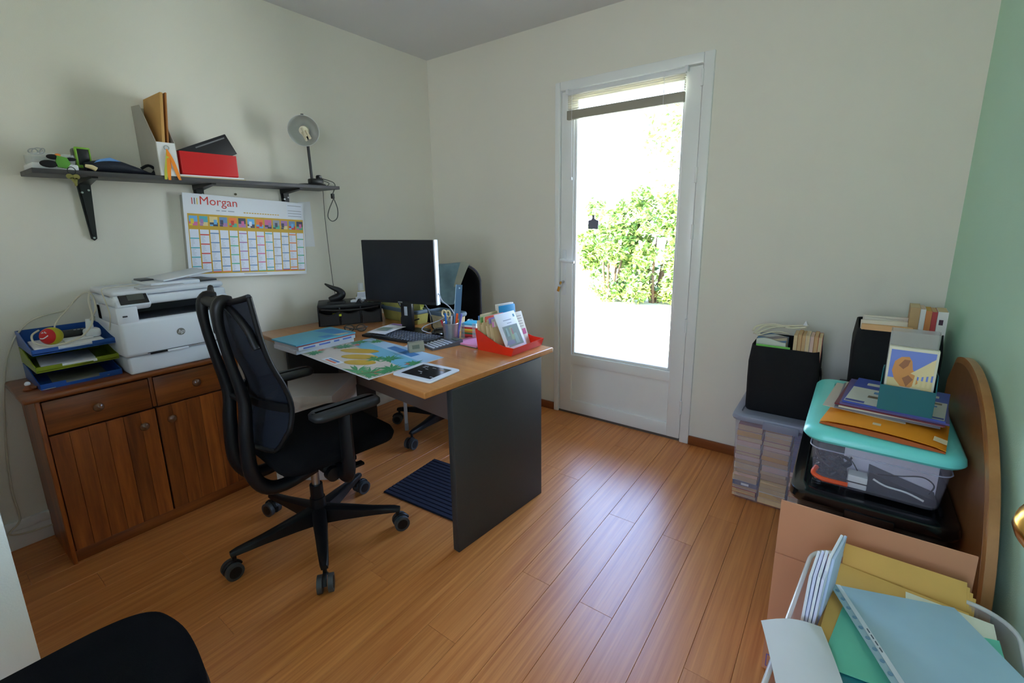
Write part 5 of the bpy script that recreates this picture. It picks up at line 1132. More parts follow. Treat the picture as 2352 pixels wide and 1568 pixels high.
# corner angles follow the photo: long side runs off towards the slab end of the desk
m = MB()
for i in range(15): m.bx(0.0, 0.46, 0.004+i*0.0253, 0.004+i*0.0253+0.0225, 0.0, 0.007, 0.002, seg=1)
m.bx(0.0, 0.46, 0.002, 0.384, 0.0, 0.004); m.build('ribbed_pile', mat('navy_ribbed', (24, 27, 44), 0.95, var=0.3, scale=60, bump=0.6, bscale=300), ft)
u_ = Vector((-0.81, -0.586)); bxr = math.atan2(u_.y, u_.x)
cb = thing('carton', 'white cardboard carton with a lid under the desk', 'carton', (0.66, -1.44, 0), bxr)
WC = mat('white_panel', (216, 216, 214), 0.75)
m = MB(); m.bx(0.0, 0.33, -0.36, 0.0, 0, 0.43, 0.002); m.build('body', WC, cb)
m = MB(); m.bx(-0.004, 0.334, -0.364, 0.004, 0.40, 0.47, 0.003); m.build('lid', WC, cb)
t = thing('metal_rod', 'white metal rod standing under the desk behind the chair', 'rod', (0.494, -0.832, 0))
m = MB(); m.cyl((0, 0, 0.0), (0, 0, 0.5), 0.011, n=14); m.build('tube', mat('white_metal', (214, 218, 226), 0.35), t)
m = MB(); m.cyl((0, 0, 0), (0, 0, 0.05), 0.0125, n=14); m.build('foot_cap', mat('pale_rubber', (170, 170, 176), 0.5), t)
# ---------------------------------------------------------------- right-hand pile
CLR = mat('clear_storage_plastic', (206, 204, 222), 0.12, trans=0.80)
ORDN = ['lowest', 'second', 'third', 'fourth', 'fifth', 'sixth', 'seventh', 'eighth', 'ninth', 'tenth', 'eleventh', 'twelfth', 'thirteenth', 'fourteenth', 'fifteenth', 'sixteenth', 'seventeenth', 'eighteenth', 'nineteenth', 'twentieth']
bb = thing('storage_box', 'clear storage box with a grey lid, packed with paperbacks, by the wall', 'storage box', (2.535, -0.250, 0))
m = MB(); tub(m, -0.178, 0.165, -0.196, 0.19, 0, 0.408, 0.025, 0.012, 0.002); m.build('body', CLR, bb, smooth=40)
m = MB(); lp = []
for z_, i_ in ((0.402, -0.004), (0.404, -0.010), (0.414, -0.014), (0.428, -0.010), (0.434, 0.0), (0.434, 0.02), (0.429, 0.024), (0.429, 0.06)): lp.append([(a, b, z_) for a, b in rrect(-0.178+i_, 0.165-i_, -0.196+i_, 0.19-i_, 0.03)])
loft(m, lp, cap0=False); m.build('lid', mat('cool_grey_lid', (142, 146, 166), 0.35), bb, smooth=40)
m = MB(); m.bx(-0.06, 0.08, -0.214, -0.205, 0.385, 0.42, 0.003); m.build('clip', mat('cool_grey_lid', (142, 146, 166), 0.35), bb)
PAGES = [mat('pages_cream', (214, 190, 150), 0.85, var=0.08, scale=90), mat('pages_tan', (206, 172, 126), 0.85, var=0.08, scale=90), mat('pages_pinkish', (220, 190, 176), 0.85, var=0.08, scale=90), mat('pages_gold', (216, 164, 60), 0.7), mat('pages_navy', (74, 74, 128), 0.6), mat('pages_grey', (112, 114, 132), 0.6)]
COVS = [mat('cover_'+n_, c_, 0.5) for n_, c_ in (('white', (226, 224, 220)), ('orange', (206, 130, 70)), ('red', (180, 60, 60)), ('blue', (80, 100, 160)), ('tan', (196, 160, 110)), ('green', (90, 130, 90)))]
rr = random.Random(21)
def book(name, t, w, h, d, pm, cm, label, loc, rot, group, cat='book'):
    """t thick, w wide (cover to fore-edge), h tall; lying with its thickness up"""
    b = thing(name, label, cat, loc, 0, group, rot)
    m = MB(); m.bx(-w/2, w/2, -h/2, h/2, 0, 0.0008); m.bx(-w/2, w/2, -h/2, h/2, t-0.0008, t); m.bx(-w/2, -w/2+0.0008, -h/2, h/2, 0.0008, t-0.0008); m.build('cover', cm, b, smooth=0)
    m = MB(); m.bx(-w/2+0.0009, w/2-0.002, -h/2+0.0015, h/2-0.0015, 0.0009, t-0.0009); m.build('pages', pm, b, smooth=0)
    return b
for ci, (cx, w, side) in enumerate(((2.424, 0.106, 'left'), (2.538, 0.108, 'middle'), (2.645, 0.09, 'right'))):
    z_ = 0.010; k = 0
    while z_ < 0.375:
        t_ = rr.uniform(0.016, 0.030); t_ = min(t_, 0.392-z_)
        pm = PAGES[rr.choice((0, 1, 2, 0, 1))]; cm = COVS[rr.choice((0, 0, 1, 4, 2))]
        if ci == 0 and 0.06 < z_ < 0.085: pm = PAGES[5]; cm = COVS[3]
        if ci == 0 and 0.30 < z_ < 0.325: pm = PAGES[3]
        if ci == 1 and (0.22 < z_ < 0.245 or 0.19 < z_ < 0.20): pm = PAGES[3]; cm = COVS[1]
        if ci == 2 and z_ > 0.18: pm = PAGES[4]; cm = COVS[3]
        book('paperback', t_-0.0006, w+rr.uniform(-0.004, 0.0), 0.172, 0, pm, cm, 'paperback in the clear grey-lidded box, %s book up in the %s stack' % (ORDN[k], side), (cx+rr.uniform(-0.002, 0.002), -0.35+rr.uniform(-0.003, 0.004), z_), (0, 0, R(rr.uniform(-1, 1))), 'paperbacks in the clear box')
        z_ += t_; k += 1
o = MB(); o.bx(-0.0165, 0.0165, -0.0004, 0, 0, 0.011); tag(o.build('price_label', PAPER, loc=(2.425, -0.4375, 0.074), smooth=0), 'small white label stuck on a grey book in the left stack', 'label')

BCUBE = mat('black_canvas', (15, 15, 18), 0.92, var=0.25, scale=60, bump=0.4, bscale=400)
def fabric_cube(label, cx, cy, z0, w, d, h, seed):
    t = thing('fabric_cube', label, 'fabric box', (cx, cy, z0))
    m = MB(); lp = []; r_ = random.Random(seed); n = len(rrect(0, 1, 0, 1, 0.02, 6))
    for j, (z_, i_) in enumerate(((0, 0.006), (0.01, 0.0), (0.25*h, -0.003), (0.5*h, -0.006), (0.75*h, -0.005), (h, 0.004), (h+0.002, 0.006), (h, 0.009), (0.75*h, 0.002), (0.3*h, 0.004), (0.012, 0.008))):
        lp.append([(a+(0.003*math.sin(9*a+j) if 1 < j < 5 else 0), b, z_-(0.012*(1-abs(2*a/w)**2) if j in (5, 6, 7) and b < 0 else 0)) for a, b in rrect(-w/2+i_, w/2-i_, -d/2+i_, d/2-i_, 0.022, 6)])
    loft(m, lp); m.build('cloth_body', BCUBE, t, smooth=60)
    m = MB(); m.grid(lambda u, v: (w/2+0.006+0.006*math.sin(PI*v), -0.03+0.06*u, h*0.35+h*0.3*v), 2, 6, thick=0.004); m.build('handle', BFAB, t)
    return t
fabric_cube('black fabric cube of papers standing on the grey-lidded clear box', 2.518, -0.225, 0.4295, 0.272, 0.29, 0.318, 1)
# what sticks out of it
def standing_book(label, x, y, z, t, d, h, pm, cm, group, lean=0.0):
    b = thing('paperback', label, 'book', (x, y, z), 0, group, (0, lean, 0))
    m = MB(); m.bx(0, 0.0008, 0, d, 0, h); m.bx(t-0.0012, t-0.0004, 0, d, 0, h); m.bx(0, t-0.0004, d, d+0.0008, 0, h); m.build('cover', cm, b, smooth=0)
    m = MB(); m.bx(0.0009, t-0.0013, 0.002, d-0.0002, 0.001, h-0.001); m.build('pages', pm, b, smooth=0)
    return b
for i in range(7):
    standing_book('tan paperback standing upright in the left black cube, %s from the left' % ['first', 'second', 'third', 'fourth', 'fifth', 'sixth', 'seventh'][i], 2.548+i*0.0152, -0.352+0.002*(i % 3), 0.633, 0.015, 0.11, 0.178+0.004*(i % 2), PAGES[(0, 1, 1, 0, 2, 1, 0)[i]], COVS[(4, 1, 4, 0, 4, 1, 2)[i]], 'paperbacks standing in the left black cube')
t = thing('green_folder', 'lime green folder standing at the front of the left black cube', 'folder', (2.478, -0.348, 0.45))
MB().bx(-0.075, 0.06, -0.003, 0.003, 0, 0.300).build('cover', mat('lime_card', (120, 200, 84), 0.5), t)
t = thing('magazines', 'rolled magazines lying on edge in the left black cube', 'magazines', (2.455, -0.25, 0.72))
for i in range(6):
    m = MB(); m.grid(lambda u, v: (-0.055+0.118*u, -0.08+0.026*i+0.006*math.sin(4*u+i), -0.2+0.25*v+0.006*math.sin(5*u+1.3*i)), 8, 2, thick=0.006); m.build('magazine', mat('mag_%d' % (i % 4), [(206, 206, 196), (96, 128, 160), (196, 180, 150), (150, 140, 140)][i % 4], 0.5), t, smooth=50)
t = thing('bag_handles', 'cream plastic strip handles tangled on top of the left black cube', 'strap', (2.47, -0.24, 0.782))
IV = mat('ivory_strap', (216, 210, 186), 0.5)
for pts in ([(-0.09, -0.04, 0.0), (-0.06, 0.03, 0.025), (0.0, 0.05, 0.03), (0.07, 0.02, 0.045), (0.12, -0.02, 0.06)], [(-0.08, -0.06, 0.003), (-0.02, -0.01, 0.03), (0.05, 0.03, 0.035), (0.11, 0.05, 0.03)], [(-0.1, 0.0, 0.004), (-0.09, 0.06, 0.018), (-0.02, 0.08, 0.03), (0.05, 0.0, 0.035), (0.115, -0.03, 0.052)], [(-0.07, -0.07, 0.0), (0.0, -0.05, 0.022), (0.05, -0.02, 0.012)]):
    m = MB(); m.tube(pts, 0.006, 8, smooth=6, flat=0.5); m.build('strip', IV, t, smooth=60)
m = MB(); m.prism([(-0.008, 0), (0.010, 0), (0.002, 0.022)], -0.004, 0.004, 'XZ', M=Matrix.Translation((0.11, -0.02, 0.058))); m.build('tip', PAPER, t, smooth=0)

kt = thing('crate', 'dark grey crate under the right black cube by the corner', 'crate', (2.885, -0.255, 0))
m = MB(); tub(m, -0.145, 0.145, -0.15, 0.15, 0, 0.545, 0.02, 0.01, 0.004, flange=0.008); m.build('body', mat('dark_grey_crate', (54, 56, 66), 0.5), kt)
m = MB(); m.bx(-0.15, 0.15, -0.155, 0.155, 0.552, 0.572, 0.005); m.build('lid', mat('dark_grey_crate', (54, 56, 66), 0.5), kt)
fabric_cube('black fabric cube of books in the corner by the green wall', 2.896, -0.262, 0.573, 0.268, 0.285, 0.305, 4)
t = thing('paper_files', 'cream and orange papers standing in the right black cube', 'papers', (2.845, -0.3, 0.60))
for i, (c_, h_, x0_, x1_) in enumerate((((226, 176, 124), 0.298, -0.068, 0.09), ((224, 214, 196), 0.312, -0.066, 0.08), ((206, 200, 190), 0.318, -0.066, 0.06), ((220, 212, 200), 0.322, -0.062, 0.10))):
    m = MB(); m.box(((x0_+x1_)/2, -0.09+0.024*i, h_/2), (x1_-x0_, 0.016, h_), 0.002, rot=(0, R((0, -2, 1.5, -1)[i]), 0)); m.build('file', mat('file_%d' % i, c_, 0.7), t)
for i, (w_, h_, pm, cm, lb) in enumerate(((0.030, 0.21, 0, 4, 'cream paperback with an amber top'), (0.016, 0.205, 2, 0, 'thin white paperback'), (0.018, 0.20, 3, 1, 'amber spined paperback'), (0.016, 0.198, 1, 2, 'red spined paperback'), (0.030, 0.20, 0, 0, 'thick white dark-emblem paperback'))):
    x_ = 2.923+sum((0.030, 0.016, 0.018, 0.016, 0.030)[:i])
    bk = thing('paperback', lb+' standing in the right black cube by the corner', 'book', (x_, -0.315, 0.765), R(-3), 'paperbacks standing in the right black cube')
    m = MB(); m.bx(0, 0.001, -0.06, 0.06, 0, h_); m.bx(w_-0.0015, w_-0.0005, -0.06, 0.06, 0, h_); m.bx(0.001, w_-0.0015, -0.061, -0.06, 0, h_); m.build('cover', COVS[cm], bk, smooth=0)
    m = MB(); m.bx(0.0012, w_-0.0017, -0.0598, 0.059, 0.001, h_-0.001); m.build('pages', PAGES[pm], bk, smooth=0)
    if i == 4: m = MB(); m.bx(0.006, 0.018, -0.0618, -0.061, h_-0.05, h_-0.03); m.build('emblem', mat('emblem_dark', (70, 40, 60), 0.5), bk, smooth=0)

# black lidded box with the clear turquoise lidded box on it
BKP = mat('gloss_black_plastic', (15, 15, 17), 0.16, coat=0.3)
bk = thing('storage_box', 'large black-lidded storage box under the turquoise-lidded one', 'storage box', (2.836, -0.77, 0))
m = MB(); tub(m, -0.182, 0.186, -0.295, 0.295, 0, 0.445, 0.03, 0.02, 0.003); m.build('body', mat('smoky_grey_plastic', (84, 88, 92), 0.25, trans=0.35), bk, smooth=40)
m = MB(); lp = []
for z_, i_ in ((0.436, 0.002), (0.438, -0.006), (0.450, -0.010), (0.470, -0.006), (0.476, 0.004), (0.476, 0.026), (0.466, 0.032), (0.466, 0.08)): lp.append([(a, b, z_) for a, b in rrect(-0.196+i_, 0.196-i_, -0.312+i_, 0.312-i_, 0.045)])
loft(m, lp, cap0=False); m.build('lid', BKP, bk, smooth=40)
for i in range(9):
    m = MB(); m.bx(-0.15, -0.10, -0.22+i*0.05, -0.20+i*0.05, 0.464, 0.474, 0.002); m.build('lid_rib', BKP, bk)
m = MB(); m.bx(-0.06, 0.06, -0.328, -0.316, 0.40, 0.455, 0.004); m.build('clip', BKP, bk)
tq = thing('storage_box', 'clear plastic box with a turquoise lid holding cables', 'storage box', (2.846, -0.732, 0.4765), R(-1))
m = MB(); tub(m, -0.172, 0.172, -0.288, 0.288, 0.0, 0.158, 0.035, 0.016, 0.002); m.build('body', mat('clear_lilac_plastic', (226, 222, 244), 0.14, trans=0.91), tq, smooth=40)
m = MB(); m.tube([(a, b, 0.12) for a, b in rrect(-0.171, 0.171, -0.287, 0.287, 0.035)], 0.002, 6, True); m.build('moulded_line', mat('clear_line', (206, 204, 226), 0.14, trans=0.5), tq)
TUR = mat('turquoise_plastic', (118, 226, 220), 0.32, var=0.02)
m = MB(); lp = []
for z_, i_ in ((0.150, 0.0), (0.150, -0.014), (0.158, -0.020), (0.172, -0.018), (0.184, -0.008), (0.188, 0.008), (0.188, 0.042), (0.180, 0.050), (0.178, 0.055), (0.178, 0.1)): lp.append([(a, b, z_) for a, b in rrect(-0.176+i_, 0.176-i_, -0.288+i_, 0.288-i_, max(0.02, 0.05-i_*0.5))])
loft(m, lp); m.build('lid', TUR, tq, smooth=40)
# contents
t = thing('cable_tangle', 'tangle of black cables at the left inside the turquoise-lidded box', 'cables', (2.735, -0.955, 0.483))
rr = random.Random(5)
for k in range(9):
    pts = [(0.045*math.cos(i*0.9+k)*rr.uniform(0.6, 1.1), 0.04*math.sin(i*0.9+k)*rr.uniform(0.6, 1.1), 0.012+0.075*abs(math.sin(i*0.5+k))*rr.uniform(0.5, 1)) for i in range(9)]
    m = MB(); m.tube(pts, 0.0035, 6, True, smooth=4); m.build('cable', BLACKP, t)
t = thing('orange_cable', 'bright orange plug cable at the bottom left of the turquoise-lidded box', 'cable', (2.73, -0.992, 0.483))
m = MB(); m.tube([(-0.035, 0.02, 0.03), (-0.042, -0.005, 0.018), (-0.02, -0.012, 0.009), (0.005, -0.013, 0.008), (0.03, -0.012, 0.008), (0.05, -0.012, 0.008)], 0.0075, 8, smooth=4); m.build('run', mat('coral_orange', (240, 92, 48), 0.4), t)
t = thing('adapter', 'white power adapter with black stripes inside the turquoise-lidded box', 'adapter', (2.80, -0.985, 0.483))
m = MB(); m.bx(-0.022, 0.028, -0.015, 0.03, 0, 0.042, 0.003); m.build('case', WHITEP, t)
m = MB(); m.bx(-0.05, 0.0281, -0.0156, -0.014, 0.018, 0.022); m.build('stripe', BLACKP, t)
t = thing('cable_tray', 'dark flat cable tray filling the right of the turquoise-lidded box', 'tray', (2.905, -0.93, 0.483), R(-1))
m = MB(); m.prism([(-0.075, 0.0), (0.085, 0.0), (0.085, 0.020), (0.02, 0.036), (-0.075, 0.062)], -0.06, 0.0, 'XZ'); m.build('body', mat('dark_slate_plastic', (34, 37, 44), 0.45), t, smooth=0)
t = thing('white_lead', 'thin white lead lying on the dark tray in the turquoise-lidded box', 'cable', (2.9, -1.0, 0.51))
m = MB(); m.tube([(-0.06, 0, 0.02), (-0.03, -0.002, 0.008), (0.02, -0.003, 0.004), (0.06, -0.002, -0.01)], 0.003, 6, smooth=4); m.build('run', PAPER, t)
t = thing('black_lead', 'black lead arching inside the right of the turquoise-lidded box', 'cable', (2.9, -0.99, 0.51))
m = MB(); m.tube([(-0.05, 0.01, 0.03), (0.0, 0.0, 0.045), (0.05, 0.0, 0.058), (0.078, 0.0, 0.04), (0.07, 0.0, 0.01)], 0.002, 6, smooth=5); m.tube([(-0.17, 0.0, 0.03), (-0.15, 0.0, 0.065), (-0.12, 0.0, 0.06), (-0.10, 0.0, 0.03)], 0.0018, 6, smooth=5); m.build('run', BLACKP, t)
t = thing('white_panel', 'lilac-white panel added for window light inside the turquoise-lidded box', 'carton', (2.88, -0.925, 0.483))  # added pale panel, imitates window light coming through the translucent box
m = MB(); m.bx(-0.115, 0.115, 0, 0.03, 0, 0.140, 0.002); m.build('body', mat('lilac_daylight', (238, 230, 246), 0.6), t)

# on the turquoise lid
LZ = 0.4765+0.188
t = thing('padded_envelope', 'thick orange padded envelope at the front of the turquoise lid', 'envelope', (2.848, -0.915, LZ+0.001), R(-9))
def penv(u, v, top):
    x = -0.15+0.30*u; y = -0.085+0.22*v
    e = math.sin(PI*u)**0.5*math.sin(PI*min(1, 0.12+v))**0.6
    return (x, y, 0.004+(0.022*e+0.005 if top else 0.0)*1.0 - (0 if top else 0.003))
OE = mat('orange_envelope', (240, 150, 24), 0.6, var=0.08)
m = MB(); m.grid(lambda u, v: penv(u, v, True), 14, 8, thick=0.0015); m.grid(lambda u, v: penv(u, v, False), 6, 4, thick=0.001)
m.build('body', OE, t, smooth=50)
m = MB(); m.grid(lambda u, v: (-0.15+0.30*u, -0.088+0.003*v-0.006*math.sin(PI*u), 0.002+v*(0.003+0.012*math.sin(PI*u)**0.7)), 14, 2, thick=0.001); m.build('inner_flap', mat('dark_orange_paper', (176, 84, 20), 0.7), t, smooth=50)
m = MB(); m.box((-0.01, -0.05, 0.0285), (0.02, 0.012, 0.0008), rot=(0.2, 0, 0)); m.box((0.135, -0.045, 0.022), (0.03, 0.02, 0.001), rot=(0.3, 0.2, 0)); m.build('torn_label', mat('torn_white', (214, 196, 160), 0.7), t)
flat('paper_sheet', mat('warm_grey_sheet', (196, 184, 172), 0.8), [(2.688, -0.885), (2.90, -0.925), (2.94, -0.62), (2.722, -0.60)], LZ+0.0325, 0.0015, 'warm grey sheet under the magazines on the turquoise lid', 'paper')
ms = [('grey backed brochure at the bottom of the magazine pile', (120, 118, 128), 0.006, 0.26, 0.29, -5), ('cream brochure in the magazine pile on the turquoise lid', (206, 200, 180), 0.005, 0.255, 0.29, -4), ('wine red magazine in the middle of the pile', (110, 36, 52), 0.005, 0.27, 0.30, -8), ('violet and grey magazine second in the pile', (92, 82, 140), 0.006, 0.265, 0.30, -6), ('blue and white catalogue on top of the magazine pile', (64, 82, 168), 0.006, 0.25, 0.30, -9)]
zc = LZ+0.0345; MZ = []
for i, (lb, c_, h_, w_, d_, a_) in enumerate(ms):
    o = flat('magazine', mat('magazine_%d' % i, c_, 0.35), rectf(2.862+0.006*i, -0.762, w_, d_, R(a_)), zc, h_, lb, 'magazine', 'magazines on the turquoise lid'); MZ.append((o, h_)); zc += h_+0.0004
o, h_ = MZ[-1]
m = MB(); PR = [mat('print_chalk', (206, 206, 196), 0.4), mat('print_sand_dark', (120, 106, 80), 0.4), mat('print_lagoon', (80, 140, 196), 0.4), mat('print_indigo', (60, 70, 150), 0.4)]
def tq_(x0_, x1_, y0_, y1_, c_, k=0): 
    a = R(-9); f = lambda x, y: (x*math.cos(a)-y*math.sin(a), x*math.sin(a)+y*math.cos(a), h_+0.0003+k*0.0002)
    m.quad(f(x0_, y0_), f(x1_, y0_), f(x1_, y1_), f(x0_, y1_), c_)
tq_(-0.122, 0.122, -0.147, 0.03, 0); tq_(-0.06, -0.01, -0.02, 0.005, 2, 1); tq_(-0.07, 0.01, -0.07, -0.045, 1, 1); tq_(0.06, 0.10, -0.03, -0.015, 2, 1); tq_(0.05, 0.11, 0.0, 0.02, 1, 1); tq_(-0.09, -0.02, 0.07, 0.10, 0, 1); tq_(0.03, 0.1, 0.07, 0.095, 0, 1); tq_(-0.12, -0.07, -0.14, -0.12, 3, 1); tq_(0.07, 0.12, -0.14, -0.125, 3, 1)
m.build('cover_print', PR, o, smooth=0)
o, h_ = MZ[-2]
TZ = zc
tl = thing('card_holder', 'dark teal card holder standing on the magazine pile', 'card holder', (2.897, -0.855, TZ), R(-5))
TEAL = mat('dark_teal_card', (22, 104, 112), 0.45, var=0.05)
m = MB(); m.bx(-0.064, 0.064, -0.066, -0.064, 0, 0.080); m.bx(-0.064, 0.064, 0.064, 0.066, 0, 0.11); m.bx(-0.064, 0.064, -0.064, 0.064, 0, 0.002)
for s in (-1, 1): m.prism([(-0.064, 0.002), (0.064, 0.002), (0.064, 0.11), (-0.02, 0.12), (-0.064, 0.080)], s*0.064-0.001, s*0.064+0.001, 'YZ')
m.build('tray', TEAL, tl, smooth=0)
pc = thing('postcard_pack', 'pack of postcards with a desert statue picture in the teal holder', 'postcards', (2.895, -0.888, TZ+0.0025), rot=(R(-3), 0, R(-5)))
m = MB(); m.bx(-0.058, 0.058, -0.014, 0.014, 0, 0.195, 0.002); m.build('card_block', mat('ivory_cards', (226, 220, 200), 0.6), pc)
m = MB(); YB = -0.0142
def pq(pts, c_, k): m.add([(a, YB-0.0001*k, b) for a, b in pts], [tuple(range(len(pts)))], c_)
pq([(-0.052, 0.07), (0.052, 0.07), (0.052, 0.186), (-0.052, 0.186)], 0, 0)
pq([(-0.052, 0.07), (0.052, 0.07), (0.052, 0.10), (-0.052, 0.098)], 1, 1)
pq([(-0.036, 0.095), (-0.044, 0.12), (-0.04, 0.15), (-0.026, 0.165), (-0.008, 0.168), (0.0, 0.155), (0.004, 0.13), (0.012, 0.12), (0.02, 0.09), (0.0, 0.072), (-0.02, 0.075)], 2, 2)
pq([(-0.03, 0.138), (-0.018, 0.128), (-0.008, 0.14), (-0.004, 0.158), (-0.018, 0.158)], 3, 3); pq([(-0.006, 0.075), (0.008, 0.1), (-0.004, 0.112), (-0.018, 0.1)], 3, 3)
for i in range(4): pq([(0.008+i*0.011, 0.08), (0.014+i*0.011, 0.08), (0.018+i*0.010, 0.13+0.012*i), (0.012+i*0.010, 0.125+0.012*i)], 4, 4)
pq([(0.0, 0.118), (0.052, 0.17), (0.052, 0.12), (0.02, 0.11)], 4, 3)
pq([(-0.02, 0.05), (0.028, 0.05), (0.028, 0.074), (-0.02, 0.074)], 5, 5); pq([(-0.017, 0.053), (0.025, 0.053), (0.025, 0.071), (-0.017, 0.071)], 6, 6)
m.build('picture', [mat('print_sky_violet', (112, 134, 214), 0.4), mat('print_sand', (222, 176, 106), 0.4), mat('print_rock', (216, 146, 72), 0.4), mat('print_rock_dark', (160, 100, 56), 0.4), mat('print_pale_sand', (232, 212, 160), 0.4), mat('print_label_white', (214, 216, 220), 0.4), mat('print_label_dark', (60, 64, 70), 0.4)], pc, smooth=0)
cb_ = thing('card_case', 'clear case of brownish cards behind the postcards in the teal holder', 'card case', (2.897, -0.836, TZ+0.0025), R(-5))
m = MB(); tub(m, -0.058, 0.058, -0.032, 0.032, 0, 0.238, 0.006, 0.0, 0.0015); m.build('case', mat('clear_case', (204, 206, 204), 0.1, trans=0.6), cb_)
m = MB(); m.bx(-0.048, 0.054, -0.026, 0.024, 0.003, 0.225, 0.001); m.build('card_block', mat('brownish_cards', (150, 124, 108), 0.8, var=0.3, scale=40), cb_)

# cardboard box with its flap up
CBD = mat('corrugated_card', (206, 144, 106), 0.85, var=0.06, scale=8); CBE = mat('card_edge', (206, 170, 130), 0.9)
bx_ = thing('cardboard_box', 'open brown cardboard box with its front flap folded up', 'cardboard box', (2.823, -1.331, 0))
BW, BDp, BH = 0.196, 0.195, 0.393
for a in ((-BW, BW, 0.0, 0.004), (-BW, BW, BDp-0.004, BDp)): MB().bx(a[0], a[1], a[2], a[3], 0, BH).build('panel', CBD, bx_, smooth=0)
for x in (-BW, BW-0.004): MB().bx(x, x+0.004, 0.004, BDp-0.004, 0, BH).build('panel', CBD, bx_, smooth=0)
MB().bx(-BW+0.004, BW-0.004, 0.004, BDp-0.004, 0, 0.004).build('bottom', CBD, bx_, smooth=0)
m = MB(); m.box((0, 0.0, 0.079), (2*BW, 0.0045, 0.158)); m.build('flap', CBD, bx_, (0, 0.004, BH+0.002), (R(-3), 0, 0), smooth=0)
m = MB(); m.box((0.0, 0.05, 0), (0.0045, 0.11, 0.0045)); m.box((0, 0.0, 0), (0.0045, 0.0045, 0.0045))
m = MB(); m.bx(-0.0, 0.004, 0.01, BDp-0.012, -0.10, 0.0); m.build('flap', CBD, bx_, (-BW+0.008, 0, BH-0.002), (0, R(-8), 0), smooth=0)
BLUEI = mat('blue_ink', (60, 84, 206), 0.7)
m = MB()
for a in ((-0.187, -0.163, 0.052, 0.0535), (-0.187, -0.163, 0.012, 0.0135), (-0.187, -0.1855, 0.012, 0.053), (-0.165, -0.163, 0.012, 0.053)): m.bx(a[0], a[1], -0.0006, 0, a[2], a[3])
m.prism([(-0.179, 0.016), (-0.168, 0.016), (-0.168, 0.048), (-0.172, 0.048), (-0.172, 0.034), (-0.179, 0.034)], -0.0006, 0, 'XZ'); m.build('printed_mark', BLUEI, bx_, smooth=0)

# round-ended wooden board leaning on the green wall
RIM = wood('board_edge', (160, 106, 56), (186, 130, 76), 'Z', rough=0.35, stretch=0.2, scale=12, pervar=0.0, coat=0.2)
FACE = wood('board_face', (128, 82, 44), (146, 96, 54), 'Z', rough=0.4, stretch=0.1, scale=14, pervar=0.0)
bd = thing('table_leaf', 'round-ended wooden table leaf standing against the green wall', 'table leaf', (3.045, 0, 0), 0)
cv = [(-0.715-0.577*math.cos(R(a_)), 0.288+0.577*math.sin(R(a_))) for a_ in range(0, 112, 4)]
poly_ = [(-1.29, 0.002)] + cv + [(-0.455, 0.74), (-0.452, 0.002)]
m = MB(); ins = [(-0.715+(y+0.715)*0.985, 0.288+(z_-0.288)*(0.985 if z_ > 0.288 else 1)) for y, z_ in poly_]
loft(m, [[(0.0, y, z_) for y, z_ in ins], [(0.003, y, z_) for y, z_ in poly_], [(0.023, y, z_) for y, z_ in poly_], [(0.026, y, z_) for y, z_ in ins]]); m.build('edge_band', RIM, bd, smooth=30)
m = MB(); m.prism([(-0.715+(y+0.715)*0.965, 0.288+(z_-0.288)*(0.965 if z_ > 0.288 else 0.99)) for y, z_ in poly_], -0.0008, 0.0, 'YZ'); m.build('face', FACE, bd, smooth=0)

# ---------------------------------------------------------------- clear bin in front, full of envelopes and folders
bn = thing('plastic_bin', 'clear plastic bin in the lower right corner, heaped with envelopes', 'bin', (2.862, -1.69, 0), R(-6))
m = MB(); tub(m, -0.178, 0.178, -0.30, 0.30, 0, 0.482, 0.07, 0.02, 0.002); m.build('body', mat('clear_bin_plastic', (214, 214, 216), 0.1, trans=0.82), bn, smooth=40)
m = MB(); m.tube([(a, b, 0.484) for a, b in rrect(-0.18, 0.18, -0.302, 0.302, 0.07, 8)], 0.005, 8, True); m.build('rim', mat('clear_rim', (226, 226, 222), 0.1, trans=0.4), bn, smooth=60)
t = thing('paper_ream', 'paper filling the clear bin under the kraft envelopes', 'paper', (2.866, -1.66, 0.006), R(-6))
for i in range(4):
    m = MB(); m.bx(-0.105, 0.15, -0.2, 0.2, 0.108*i, 0.108*i+0.107, 0.002); m.build('ream', PAPER, t)
kr = random.Random(9)
z_ = 0.4405
for i in range(7):
    o = flat('kraft_envelope', mat('kraft_yellow_%d' % (i % 3), [(216, 168, 88), (206, 158, 82), (198, 146, 80)][i % 3], 0.75), rectf(2.872+kr.uniform(-.006, .006)-0.0015*i, -1.568-0.004*i+kr.uniform(-.006, .006), 0.229, 0.324, R(-7+kr.uniform(-3, 3))), z_, 0.0058, 'yellow kraft envelope in the clear bin, %s of the fanned pile' % ORDN[i], 'envelope', 'kraft envelopes in the clear bin'); z_ += 0.0062
KZ = z_
# raised kraft folder leaning at the back of the pile
t = thing('kraft_folder', 'bulging kraft folder standing at the back of the envelope pile', 'folder', (2.885, -1.405, 0.482), rot=(R(52), 0, R(-1)))
m = MB()
for i in range(4): m.box((0.004*i, -0.02-0.006*i, -0.003*i), (0.222, 0.13, 0.0026), 0.0008, rot=(0, 0, R(-1.5*i)))
m.build('leaves', mat('kraft_yellow_0', (216, 168, 88), 0.75), t)
flat('paper_sheet', mat('cream_card', (226, 222, 200), 0.7), rectf(2.955, -1.53, 0.14, 0.17, R(-4)), KZ+0.0004, 0.001, 'cream card corner showing at the right of the bin', 'card')
AQ = mat('aqua_film', (120, 214, 184), 0.3, trans=0.25, tint=(150, 225, 200)); TQF = mat('teal_film', (40, 130, 140), 0.3, trans=0.15)
flat('teal_folder', TQF, rectf(2.85, -1.83, 0.19, 0.22, R(-12)), 0.4865, 0.002, 'dark teal plastic folder at the bottom edge of the bin', 'folder')
